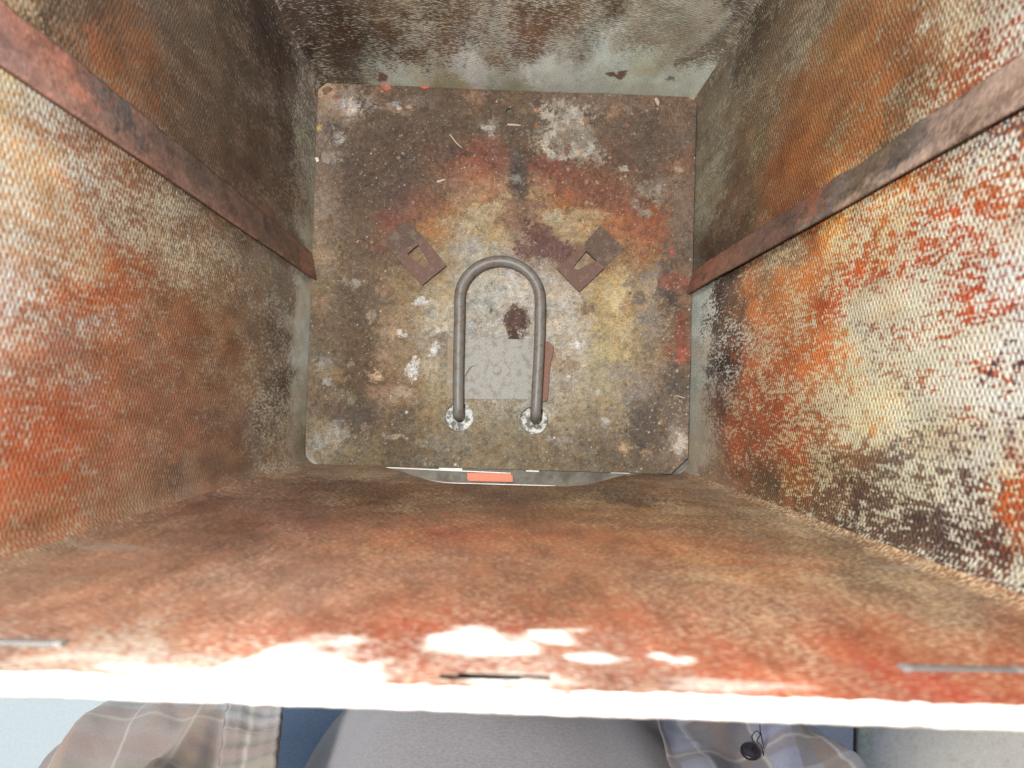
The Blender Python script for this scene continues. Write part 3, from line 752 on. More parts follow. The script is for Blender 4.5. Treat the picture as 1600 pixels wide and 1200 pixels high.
T_FLOOR = [
    (-0.148, 0.2378, 0.354, 0.247, 0.1643),
    (-0.1152, 0.239, 0.1134, 0.0828, 0.0572),
    (-0.0823, 0.2403, 0.1179, 0.0872, 0.0619),
    (-0.0494, 0.2415, 0.1095, 0.0771, 0.055),
    (-0.0164, 0.2428, 0.1294, 0.0909, 0.0625),
    (0.0166, 0.244, 0.1221, 0.0865, 0.0622),
    (0.0498, 0.2453, 0.1587, 0.1088, 0.0783),
    (0.083, 0.2465, 0.1746, 0.1284, 0.0962),
    (0.1163, 0.2478, 0.1718, 0.1171, 0.0838),
    (0.142, 0.2488, 0.264, 0.1596, 0.1014),
    (-0.1471, 0.2123, 0.2247, 0.1769, 0.1408),
    (-0.1143, 0.2135, 0.121, 0.0896, 0.0663),
    (-0.0815, 0.2147, 0.0955, 0.07, 0.0514),
    (-0.0486, 0.2159, 0.1043, 0.0764, 0.0558),
    (-0.0157, 0.2172, 0.1162, 0.09, 0.0641),
    (0.0174, 0.2184, 0.1045, 0.0798, 0.0572),
    (0.0505, 0.2196, 0.1379, 0.1061, 0.0757),
    (0.0837, 0.2208, 0.1193, 0.088, 0.0655),
    (0.117, 0.2221, 0.1129, 0.0853, 0.0644),
    (0.1426, 0.223, 0.1445, 0.1036, 0.078),
    (-0.1462, 0.1868, 0.1539, 0.1183, 0.0903),
    (-0.1135, 0.188, 0.0948, 0.0693, 0.0508),
    (-0.0807, 0.1892, 0.0922, 0.0658, 0.048),
    (-0.0478, 0.1904, 0.1373, 0.0795, 0.0539),
    (-0.0149, 0.1916, 0.2043, 0.0768, 0.0437),
    (0.0181, 0.1928, 0.1123, 0.0744, 0.0499),
    (0.0512, 0.194, 0.1496, 0.0725, 0.0456),
    (0.0844, 0.1952, 0.1294, 0.0779, 0.0539),
    (0.1176, 0.1964, 0.1095, 0.0796, 0.0597),
    (0.1432, 0.1973, 0.1667, 0.1011, 0.0676),
    (-0.1453, 0.1614, 0.1912, 0.1391, 0.1008),
    (-0.1126, 0.1626, 0.0918, 0.0654, 0.049),
    (-0.0798, 0.1637, 0.1002, 0.0731, 0.0573),
    (-0.047, 0.1649, 0.1364, 0.0939, 0.0656),
    (-0.0141, 0.1661, 0.272, 0.1188, 0.0555),
    (0.0189, 0.1672, 0.135, 0.0932, 0.0653),
    (0.0519, 0.1684, 0.2711, 0.1077, 0.0482),
    (0.0851, 0.1695, 0.196, 0.0881, 0.0548),
    (0.1183, 0.1707, 0.1445, 0.0892, 0.0632),
    (0.1439, 0.1716, 0.1836, 0.1292, 0.0962),
    (-0.1444, 0.1361, 0.1975, 0.1486, 0.1052),
    (-0.1117, 0.1372, 0.1252, 0.0861, 0.059),
    (-0.079, 0.1383, 0.1562, 0.081, 0.0535),
    (-0.0462, 0.1394, 0.3156, 0.1644, 0.07),
    (-0.0133, 0.1406, 0.3457, 0.25, 0.1194),
    (0.0196, 0.1417, 0.26, 0.1796, 0.1147),
    (0.0526, 0.1428, 0.3235, 0.1834, 0.0761),
    (0.0858, 0.144, 0.2757, 0.1197, 0.0557),
    (0.1189, 0.1451, 0.2443, 0.0897, 0.049),
    (0.1445, 0.146, 0.1648, 0.1215, 0.0937),
    (-0.1435, 0.1108, 0.2156, 0.1709, 0.1114),
    (-0.1109, 0.1118, 0.1235, 0.0883, 0.058),
    (-0.0782, 0.1129, 0.1433, 0.0888, 0.0576),
    (-0.0454, 0.114, 0.2785, 0.2087, 0.1244),
    (-0.0126, 0.1151, 0.3851, 0.3705, 0.3089),
    (0.0204, 0.1162, 0.2646, 0.1967, 0.1525),
    (0.0534, 0.1173, 0.2458, 0.1959, 0.1261),
    (0.0864, 0.1184, 0.2758, 0.1688, 0.0796),
    (0.1196, 0.1196, 0.2224, 0.1179, 0.0594),
    (0.1451, 0.1204, 0.1436, 0.1092, 0.083),
    (-0.1426, 0.0855, 0.1804, 0.1452, 0.091),
    (-0.11, 0.0865, 0.132, 0.0902, 0.054),
    (-0.0774, 0.0876, 0.2153, 0.1567, 0.0905),
    (-0.0446, 0.0887, 0.3263, 0.2625, 0.165),
    (-0.0118, 0.0897, 0.3713, 0.3698, 0.3238),
    (0.0211, 0.0908, 0.4296, 0.4182, 0.377),
    (0.0541, 0.0919, 0.3855, 0.3417, 0.2752),
    (0.0871, 0.093, 0.4037, 0.2988, 0.1417),
    (0.1202, 0.094, 0.2901, 0.2109, 0.1236),
    (0.1458, 0.0949, 0.1636, 0.098, 0.0686),
    (-0.1418, 0.0603, 0.135, 0.097, 0.0615),
    (-0.1092, 0.0613, 0.1099, 0.0727, 0.0461),
    (-0.0765, 0.0623, 0.2279, 0.1681, 0.1015),
    (-0.0438, 0.0634, 0.3746, 0.3419, 0.2645),
    (-0.011, 0.0644, 0.3614, 0.3596, 0.3227),
    (0.0218, 0.0654, 0.3892, 0.3721, 0.3331),
    (0.0548, 0.0665, 0.4022, 0.3742, 0.317),
    (0.0878, 0.0675, 0.3585, 0.2815, 0.1537),
    (0.1209, 0.0686, 0.1845, 0.1469, 0.0999),
    (0.1464, 0.0694, 0.0983, 0.0633, 0.0435),
    (-0.1409, 0.0351, 0.1388, 0.106, 0.0688),
    (-0.1083, 0.0361, 0.1056, 0.0689, 0.043),
    (-0.0757, 0.0371, 0.2257, 0.1661, 0.1002),
    (-0.043, 0.0381, 0.3462, 0.3109, 0.2415),
    (-0.0103, 0.0391, 0.341, 0.3412, 0.3136),
    (0.0226, 0.0401, 0.3744, 0.3726, 0.3419),
    (0.0555, 0.0411, 0.3692, 0.3389, 0.2706),
    (0.0885, 0.0421, 0.3218, 0.2687, 0.1499),
    (0.1215, 0.0432, 0.1675, 0.1233, 0.0795),
    (0.147, 0.0439, 0.1083, 0.0547, 0.033),
    (-0.14, 0.0099, 0.1531, 0.1166, 0.0743),
    (-0.1075, 0.0109, 0.0944, 0.0648, 0.0424),
    (-0.0749, 0.0119, 0.1928, 0.1291, 0.0827),
    (-0.0422, 0.0129, 0.3018, 0.2502, 0.16),
    (-0.0095, 0.0139, 0.3359, 0.335, 0.2989),
    (0.0233, 0.0148, 0.3799, 0.3768, 0.3364),
    (0.0562, 0.0158, 0.3458, 0.3043, 0.2234),
    (0.0891, 0.0168, 0.2887, 0.2454, 0.1564),
    (0.1222, 0.0178, 0.1411, 0.1104, 0.0815),
    (0.1476, 0.0186, 0.0657, 0.0485, 0.0359),
    (-0.1391, -0.0151, 0.1819, 0.1461, 0.0937),
    (-0.1066, -0.0142, 0.0963, 0.0694, 0.046),
    (-0.0741, -0.0133, 0.1352, 0.0959, 0.0595),
    (-0.0414, -0.0123, 0.2346, 0.1823, 0.1081),
    (-0.0087, -0.0114, 0.2265, 0.1891, 0.1226),
    (0.024, -0.0104, 0.2937, 0.2511, 0.1691),
    (0.0569, -0.0094, 0.2597, 0.217, 0.1473),
    (0.0898, -0.0085, 0.236, 0.1886, 0.1272),
    (0.1228, -0.0075, 0.0888, 0.0654, 0.0499),
    (0.1483, -0.0068, 0.1025, 0.0741, 0.0529),
    (-0.1382, -0.0402, 0.1925, 0.1628, 0.11),
    (-0.1058, -0.0393, 0.1504, 0.119, 0.0759),
    (-0.0733, -0.0384, 0.111, 0.0808, 0.0504),
    (-0.0407, -0.0374, 0.1518, 0.1107, 0.0685),
    (-0.008, -0.0365, 0.1998, 0.1584, 0.1017),
    (0.0248, -0.0356, 0.1938, 0.1536, 0.0979),
    (0.0576, -0.0347, 0.1711, 0.1314, 0.0824),
    (0.0905, -0.0337, 0.1397, 0.1062, 0.0699),
    (0.1235, -0.0328, 0.0727, 0.0544, 0.0382),
    (0.1489, -0.0321, 0.1361, 0.0974, 0.0672),
]
T_RAIL_R = [
    (0.096, 0.0294, 0.2242, 0.1086, 0.0722),
    (0.0975, 0.0653, 0.2471, 0.1118, 0.0773),
    (0.09, 0.0978, 0.1556, 0.0928, 0.0674),
    (0.0979, 0.1257, 0.1472, 0.0801, 0.0565),
    (0.0906, 0.1751, 0.1019, 0.0678, 0.0517),
    (0.0945, 0.2009, 0.1196, 0.0634, 0.0493),
    (0.0984, 0.2149, 0.059, 0.0399, 0.0344),
    (0.0909, 0.2412, 0.1354, 0.1053, 0.0849),
    (0.1006, 0.2471, 0.185, 0.0637, 0.0326),
    (0.0934, 0.264, 0.0699, 0.062, 0.0582),
    (0.0995, 0.2637, 0.0793, 0.066, 0.0565),
    (0.0889, 0.2939, 0.2384, 0.1706, 0.1309),
    (0.0982, 0.2904, 0.0598, 0.0452, 0.0319),
    (0.099, 0.3024, 0.0755, 0.0498, 0.0338),
    (0.0929, 0.2997, 0.193, 0.1359, 0.1042),
    (0.0925, 0.3292, 0.1972, 0.1419, 0.1102),
    (0.1029, 0.3238, 0.0538, 0.0402, 0.0281),
    (0.097, 0.3265, 0.0238, 0.0267, 0.0323),
    (0.0968, 0.343, 0.0206, 0.0245, 0.0313),
    (0.0939, 0.3409, 0.1864, 0.1344, 0.1049),
    (0.0973, 0.3558, 0.1762, 0.1189, 0.0927),
    (0.0925, 0.3599, 0.1854, 0.1343, 0.1047),
    (0.1024, 0.3635, 0.1208, 0.0894, 0.0716),
    (0.1072, 0.3709, 0.0488, 0.0206, 0.0108),
    (0.0992, 0.3782, 0.1699, 0.1192, 0.0951),
    (0.092, 0.3867, 0.1842, 0.1339, 0.1045),
    (0.0929, 0.3783, 0.0637, 0.0371, 0.0258),
    (0.0983, 0.3913, 0.1585, 0.1152, 0.0932),
    (0.0957, 0.3929, 0.058, 0.0292, 0.0172),
    (0.1025, 0.4001, 0.1505, 0.1073, 0.0878),
    (0.0948, 0.4003, 0.0814, 0.0436, 0.0271),
    (0.091, 0.4027, 0.2095, 0.1546, 0.1255),
]
T_RAIL_L = [
    (0.1004, 0.4, 0.147, 0.0783, 0.0667),
    (0.0941, 0.3996, 0.1621, 0.1016, 0.0864),
    (0.1024, 0.3892, 0.1716, 0.081, 0.0615),
    (0.0986, 0.3822, 0.1658, 0.093, 0.0727),
    (0.1049, 0.3792, 0.2321, 0.1015, 0.0714),
    (0.1066, 0.3682, 0.219, 0.0922, 0.0629),
    (0.1036, 0.3599, 0.2492, 0.0982, 0.0672),
    (0.0984, 0.3675, 0.1865, 0.1089, 0.0872),
    (0.0977, 0.3552, 0.1943, 0.1144, 0.0875),
    (0.1075, 0.3473, 0.182, 0.0915, 0.0752),
    (0.1043, 0.3376, 0.1184, 0.0892, 0.0787),
    (0.1062, 0.3225, 0.0545, 0.0578, 0.0626),
    (0.1068, 0.3278, 0.0591, 0.0596, 0.0614),
    (0.1035, 0.3196, 0.058, 0.0585, 0.0605),
    (0.0979, 0.3322, 0.2022, 0.115, 0.0872),
    (0.1076, 0.3116, 0.2114, 0.1142, 0.0847),
    (0.0969, 0.3047, 0.1923, 0.1027, 0.0768),
    (0.0987, 0.2859, 0.1669, 0.0949, 0.074),
    (0.102, 0.2928, 0.0995, 0.0745, 0.0654),
    (0.0977, 0.2645, 0.1955, 0.1171, 0.089),
    (0.1042, 0.2574, 0.12, 0.0863, 0.0725),
    (0.1013, 0.2407, 0.1118, 0.0844, 0.0724),
    (0.0942, 0.2312, 0.1934, 0.1179, 0.0918),
    (0.1004, 0.1924, 0.1524, 0.0972, 0.0781),
    (0.0918, 0.1914, 0.2386, 0.1424, 0.1059),
    (0.0972, 0.1301, 0.1477, 0.105, 0.0861),
    (0.092, 0.1149, 0.2422, 0.1452, 0.111),
    (0.0988, 0.0665, 0.18, 0.1259, 0.0967),
    (0.097, 0.0379, 0.3499, 0.1915, 0.1407),
    (0.0946, 0.0234, 0.307, 0.1531, 0.1137),
]

# ------------------------------------------------------------------ the smoker
XL, XR, YF, YB, H = -0.1475, 0.1545, -0.0532, 0.2487, 0.4835
TILT = 0.035                                 # the rim runs a little out of true
FR = 0.010                                   # fillet between walls
smoker = bpy.data.objects.new('smoker', None)
smoker.location = (0, 0, 0)
C.objects.link(smoker)
tag(smoker, 'open square metal smoker box with rusty stained embossed walls and a U-shaped heating element', 'smoker')
STEP = 0.0012
NOTCH = (-0.1000, 0.1220, 0.110)             # pan slot in the front wall: from, to, top


def wall_profile(which):
    """Points round the inside from corner middle to corner middle, with the run length, and the wall-plane coordinate."""
    if which in ('left', 'right'):
        a, b = YF, YB
    else:
        a, b = XL, XR
    arc = FR * math.pi / 4
    na = 6
    t = np.linspace(0, 1, na, endpoint=False)
    flat = np.linspace(a + FR, b - FR, int((b - a - 2 * FR) / STEP) + 1)
    ang = (1 - t) * math.pi / 4
    s0 = a + FR - FR * np.sin(ang)
    o0 = FR * (1 - np.cos(ang))
    s1 = (b - FR + FR * np.sin(ang))[::-1]
    o1 = o0[::-1]
    s = np.concatenate([s0, flat, s1])
    off = np.concatenate([o0, np.zeros(len(flat)), o1])
    run = np.concatenate([[0], np.cumsum(np.hypot(np.diff(s), np.diff(off)))])
    return s, off, run


def make_wall(which, table, seed, rows_extra=None):
    s, off, run = wall_profile(which)
    z = np.linspace(0.0, H - 0.0005, int(H / STEP))
    S, Z = np.meshgrid(s, z, indexing='ij')
    O = np.repeat(off[:, None], len(z), 1)
    RUN = np.repeat(run[:, None], len(z), 1)
    # sheet is never quite flat
    dent = 0.0009 * fbm(S * 9 + seed, Z * 7, seed, 3)
    fade = smooth(0, 0.02, S - s[0]) * smooth(0, 0.02, s[-1] - S)
    inn = O + dent * fade
    if which == 'right':
        P = np.stack([XR - inn, S, Z], -1)
    elif which == 'left':
        P = np.stack([XL + inn, S, Z], -1)
    elif which == 'front':
        P = np.stack([S, YF + inn, Z], -1)
    else:
        P = np.stack([S, YB - inn, Z], -1)
    P[..., 2] *= 1 + TILT * P[..., 0] / H
    F = grid_faces(len(s), len(z))
    if which in ('left', 'back'):
        F = F[:, ::-1]
    if which in ('front', 'right'):
        F = F[:, ::1]
    if which == 'front':
        fc = P.reshape(-1, 3)[F].mean(1)
        e = 0.075
        top = NOTCH[2] * smooth(0, e, fc[:, 0] - NOTCH[0]) * smooth(0, e, NOTCH[1] - fc[:, 0])
        keep = fc[:, 2] > top
        sl = (np.abs(fc[:, 0] - SLOT[0]) < SLOT[2]) & (np.abs(fc[:, 2] - SLOT[1]) < SLOT[3])
        F = F[keep & ~sl]
    me = mesh_np('wall', P.reshape(-1, 3), F)
    set_uv(me, np.stack([RUN.ravel() + seed * 0.37, Z.ravel()], -1))
    T = np.array(table)
    # streaky, ragged borders between the stained areas, drawn out along the height
    wx = 0.010 * fbm(S * 55, Z * 22, seed + 1, 4) + 0.004 * fbm(S * 260, Z * 120, seed + 2, 3)
    wz = 0.022 * fbm(S * 55, Z * 22, seed + 5, 4) + 0.008 * fbm(S * 260, Z * 120, seed + 6, 3)
    wx += 0.0030 * rng.standard_normal(S.shape)
    wz += 0.0080 * rng.standard_normal(S.shape)
    def stretch(zz):
        return -0.30 * np.log(D - np.clip(zz, -0.05, H))
    px = (S + wx).ravel()
    pz = stretch((Z + wz).ravel())
    V = idw(px, pz, T[:, 0], stretch(T[:, 1]), T[:, 2:9])
    coat, bare, wear = V[:, :3], V[:, 3:6], V[:, 6]
    # tone wanders inside each area
    k = (1 + 0.30 * fbm(S * 120, Z * 55, seed + 9, 4)).ravel()[:, None]
    coat = coat * k
    hue = fbm(S * 80, Z * 35, seed + 11, 4).ravel()[:, None]
    coat = coat * (1 + hue * np.array([0.07, -0.03, -0.12]))
    tan = smooth(0.0, 0.7, fbm(S * 60, Z * 24, seed + 21, 5)).ravel()[:, None]
    bare = bare * (1 + 0.5 * (k - 1)) * (1 - tan * np.array([0.08, 0.17, 0.27]))
    wear = wear + (0.20 * fbm(S * 45, Z * 16, seed + 13, 4)).ravel() * (wear < 0.97)
    return me, P.reshape(-1, 3), S.ravel(), Z.ravel(), np.clip(coat, 0.008, 0.9), np.clip(bare, 0.01, 0.9), np.clip(wear, 0, 1)


def finish_wall(which, data):
    me, P, S, Z, coat, bare, wear = data
    set_col(me, 'coat', coat)
    set_col(me, 'bare', bare)
    set_val(me, 'wear', wear)
    return link('wall', me, M_WALL[which], smoker)


def splat(coat, bare, wear, S, Z, c, r, rgb, seed, amt=1.0, ragged=0.5, to='both', wset=None, soft=0.175):
    """One patch with a ragged edge: centre c, radii r = (across, up)."""
    d = np.sqrt(((S - c[0]) / r[0]) ** 2 + ((Z - c[1]) / r[1]) ** 2)
    d = d + ragged * fbm(S * 1.1 / r[0], Z * 1.1 / r[1], seed, 4)
    a = (amt * (1 - smooth(0.925 - soft, 0.925 + soft, d)))[:, None]
    rgb = np.asarray(rgb)
    if to in ('both', 'coat'):
        coat[:] = coat * (1 - a) + rgb * a
    if to in ('both', 'bare'):
        bare[:] = bare * (1 - a) + rgb * a
    if wset is not None:
        wear[:] = wear * (1 - a[:, 0]) + wset * a[:, 0]


SLOT = (at_plane(773, 1056, 1, YF)[0], at_plane(773, 1056, 1, YF)[2], 0.0108, 0.0014)

finish_wall('right', make_wall('right', T_RIGHT, 3))
finish_wall('left', make_wall('left', T_LEFT, 5))
bd_ = make_wall('back', T_BACK, 7)
for (u, v, r_, c_) in ((970, 117, 0.0045, (0.16, 0.07, 0.05)), (955, 115, 0.003, (0.12, 0.07, 0.05)), (597, 120, 0.004, (0.18, 0.09, 0.06)), (1047, 122, 0.003, (0.2, 0.2, 0.22))):
    c = at_plane(u, v, 1, YB)
    splat(bd_[4], bd_[5], bd_[6], bd_[2], bd_[3], (c[0], c[2]), (r_, r_ * 2.2), c_, u, 0.9, 0.7)
finish_wall('back', bd_)
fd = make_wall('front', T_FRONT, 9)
SUN_DAPPLE = (0.62, 0.59, 0.54)  # sun dapples below the rim, painted into the wall colours
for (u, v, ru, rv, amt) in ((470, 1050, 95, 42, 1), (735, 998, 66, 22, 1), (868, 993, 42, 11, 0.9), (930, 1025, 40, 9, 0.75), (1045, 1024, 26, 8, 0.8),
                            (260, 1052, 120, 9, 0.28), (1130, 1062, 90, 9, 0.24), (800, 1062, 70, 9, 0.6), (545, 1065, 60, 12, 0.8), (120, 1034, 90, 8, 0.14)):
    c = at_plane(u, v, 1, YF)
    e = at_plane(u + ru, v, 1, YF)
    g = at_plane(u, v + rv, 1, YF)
    splat(fd[4], fd[5], fd[6], fd[2], fd[3], (c[0], c[2]), (abs(e[0] - c[0]), abs(g[2] - c[2])), SUN_DAPPLE, u, amt, 0.8, soft=0.5)
for (u, v, ru, rv, c_, amt) in ((156, 858, 56, 4.5, (0.20, 0.16, 0.13), 0.75), (1400, 884, 50, 3.0, (0.24, 0.19, 0.14), 0.7), (420, 728, 90, 3, (0.16, 0.12, 0.09), 0.5),
                              (175, 885, 40, 3, (0.16, 0.12, 0.10), 0.5), (1140, 885, 40, 2, (0.2, 0.15, 0.11), 0.5)):
    c = at_plane(u, v, 1, YF)
    e = at_plane(u + ru, v, 1, YF)
    g = at_plane(u, v + rv, 1, YF)
    splat(fd[4], fd[5], fd[6], fd[2], fd[3], (c[0], c[2]), (abs(e[0] - c[0]), abs(g[2] - c[2])), c_, int(u) + 3, amt, 0.7)
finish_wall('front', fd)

# outer skin and the folded rim joining the two sheets
TH = 0.0033


def ring_pts(off, z, m=8):
    """Rounded rectangle grown outward from the inner wall by off."""
    out = []
    r = FR + off
    for cx, cy, a0 in ((XR - FR, YB - FR, 0), (XL + FR, YB - FR, 90), (XL + FR, YF + FR, 180), (XR - FR, YF + FR, 270)):
        for k in range(m + 1):
            a = math.radians(a0 + 90 * k / m)
            out.append((cx + r * math.cos(a), cy + r * math.sin(a), z))
    return out


def loft_rings(name, rings, mat, parent, sm=True, flip=False):
    bm = bmesh.new()
    rr = [[bm.verts.new(p) for p in ring] for ring in rings]
    m = len(rr[0])
    for i in range(len(rr) - 1):
        for k in range(m):
            f = bm.faces.new((rr[i][k], rr[i][(k + 1) % m], rr[i + 1][(k + 1) % m], rr[i + 1][k]))
            f.smooth = sm
    return bm_obj(name, bm, mat, parent, sm)


def densify(ring, step=0.0012):
    out = []
    for i in range(len(ring)):
        a, b = np.array(ring[i]), np.array(ring[(i + 1) % len(ring)])
        k = max(1, int(np.linalg.norm(b - a) / step))
        for t in range(k):
            out.append(a + (b - a) * t / k)
    return out


rim_rings = []
for a in np.linspace(0, math.pi, 9):
    off = TH / 2 - (TH / 2) * math.cos(a)
    ring = np.array(densify(ring_pts(0.0, 0)))
    outr = np.array(densify(ring_pts(TH, 0)))
    if len(ring) != len(outr):
        base = np.array(densify(ring_pts(TH / 2, 0)))
    rim_rings.append((off, math.sin(a) * 0.0013))
base = ring_pts(0, 0, 8)
bd = np.array(densify(base))
cen = np.array([(XL + XR) / 2, (YF + YB) / 2])
# outward direction of each rim point
nx = np.clip(bd[:, 0], XL + FR, XR - FR)
ny = np.clip(bd[:, 1], YF + FR, YB - FR)
dirn = np.stack([bd[:, 0] - nx, bd[:, 1] - ny], -1)
dirn /= np.linalg.norm(dirn, axis=1, keepdims=True)
wav = 0.00042 * fbm(bd[:, 0] * 330, bd[:, 1] * 330, 3, 4)
rings = []
for off, dz in [(-0.0002, -0.0022)] + rim_rings + [(TH, -0.004)]:
    q = np.empty_like(bd)
    q[:, :2] = bd[:, :2] + dirn * (off + (wav[:, None] if off < TH * 0.6 else 0.3 * wav[:, None]))
    q[:, 2] = H + TILT * bd[:, 0] + dz + wav * 0.5
    rings.append([tuple(p) for p in q])
loft_rings('rim', rings, M_RIM, smoker)
loft_rings('outer_skin', [ring_pts(TH, 0.112), ring_pts(TH, H - 0.003)], M_SKIN_OUT, smoker)
# unseen housing added outside the pan slot to keep it dark
bm_obj('unseen_slot_panel', box(XL + 0.012, XR - 0.012, YF - 0.046, YF - 0.0445, -0.012, 0.116), M_SKIN_OUT, smoker)
bm_obj('unseen_slot_cover', box(XL + 0.012, XR - 0.012, YF - 0.0444, YF - TH - 0.0006, 0.1165, 0.1180), M_SKIN_OUT, smoker)

# slotted lid catches near the front rim
sx, sz = SLOT[0], SLOT[1]
bm_obj('slot_shade_sheet', box(sx - SLOT[2] - 0.002, sx + SLOT[2] + 0.002, YF - 0.0030, YF - 0.0020, sz - 0.004, sz + 0.004), M_DARK, smoker)  # dark sheet behind the cut slot, painting in its shade
for (u0, u1, v) in ((-60, 102, 1005), (1412, 1592, 1047)):
    a, b = at_plane(u0, v, 1, YF), at_plane(u1, v, 1, YF)
    zc = (a[2] + b[2]) / 2
    t = bm_obj('lid_catch', box(a[0], b[0], YF - 0.0004, YF + 0.0007, zc - 0.0013, zc + 0.0013), M_SLOT, smoker, bevel=0.0003)
    for e in (a[0] + 0.0006, b[0] - 0.0006):
        bm_obj('catch_end', box(e - 0.0009, e + 0.0009, YF - 0.0004, YF + 0.0009, zc - 0.0012, zc + 0.0016), M_SLOT_END, t, bevel=0.0002)

# ------------------------------------------------------------------ floor pan
FS = 0.00065
fx0, fx1, fy0, fy1 = XL + 0.0004, XR - 0.0004, YF + 0.0004, YB - 0.0004
gx = np.linspace(fx0, fx1, int((fx1 - fx0) / FS))
gy = np.linspace(fy0, fy1, int((fy1 - fy0) / FS))
GX, GY = np.meshgrid(gx, gy, indexing='ij')
GZ = 0.0020 + 0.0005 * fbm(GX * 14, GY * 14, 31, 3)
FX, FY = GX.ravel().copy(), GY.ravel().copy()
ff = grid_faces(len(gx), len(gy))
holes = [(at_z(717.5, 651.5, 0.002)[:2], 0.0112), (at_z(834, 657, 0.002)[:2], 0.0112), (at_z(795, 175, 0.002)[:2], 0.0026)]
FXm, FYm = FX.copy(), FY.copy()
kill = np.zeros(len(ff), bool)
for (c, r) in holes:
    dx, dy = FXm - c[0], FYm - c[1]
    d = np.hypot(dx, dy)
    near = np.abs(d - r) < FS * 0.6
    FXm[near] = c[0] + dx[near] / d[near] * r
    FYm[near] = c[1] + dy[near] / d[near] * r
    fcx, fcy = FX[ff].mean(1), FY[ff].mean(1)
    kill |= np.hypot(FXm[ff].mean(1) - c[0], FYm[ff].mean(1) - c[1]) < r - FS * 0.2
# clipped corners of the sheet
fcx, fcy = FX[ff].mean(1), FY[ff].mean(1)
kill |= (fcx - fx0) + (fcy - fy0) < 0.0125
kill |= (fx1 - fcx) + (fcy - fy0) < 0.0135
kill |= (fcx - fx0) + (fy1 - fcy) < 0.006
fme = mesh_np('floor_pan', np.stack([FXm, FYm, GZ.ravel()], -1), ff[~kill])
set_uv(fme, np.stack([FX, FY], -1))
wxf = 0.0055 * fbm(FX * 75, FY * 75, 41, 5) + 0.0025 * fbm(FX * 330, FY * 330, 42, 3)
wyf = 0.0055 * fbm(FX * 75, FY * 75, 51, 5) + 0.0025 * fbm(FX * 330, FY * 330, 52, 3)
wxf += 0.0050 * fbm(FX * 430, FY * 430, 43, 2) + 0.0030 * rng.standard_normal(FX.shape)
wyf += 0.0050 * fbm(FX * 430, FY * 430, 53, 2) + 0.0030 * rng.standard_normal(FX.shape)
TF = np.array(T_FLOOR)
GRAIN = (1.0 * fbm(FX * 420, FY * 420, 91, 3) + 0.45 * rng.standard_normal(FX.shape)).astype(np.float64)
st = idw(FX + wxf, FY + wyf, TF[:, 0], TF[:, 1], TF[:, 2:5], p=3.6, eps=2e-5)


def FP(u, v):
    return at_z(u, v, 0.002)[:2]


PXM = D / FPX                                # metres per photograph pixel on the floor


def fsplat(u, v, ru, rv, rgb, seed, amt=1.0, ragged=0.55, soft=0.35, ring=None):
    c = FP(u, v)
    rx, ry = ru * PXM, rv * PXM
    sel = (np.abs(FX - c[0]) < rx * 2.2) & (np.abs(FY - c[1]) < ry * 2.2)
    x, y = FX[sel], FY[sel]
    d = np.sqrt(((x - c[0]) / rx) ** 2 + ((y - c[1]) / ry) ** 2)
    if ragged:
        d = d + ragged * fbm(x * 1.3 / rx, y * 1.3 / ry, seed, 5, 0.65)
    if ring is not None:
        d = np.abs(d - ring) / (1 - ring)
    g_ = GRAIN[sel]
    a = 1 - smooth(1 - soft * 1.5, 1 + soft * 1.5, d)
    a = (amt * smooth(0.25, 0.75, a + 0.55 * g_ * np.minimum(1, 4 * a * (1 - a) + 0.35)))[:, None]
    st[sel] = st[sel] * (1 - a) + np.asarray(rgb) * a


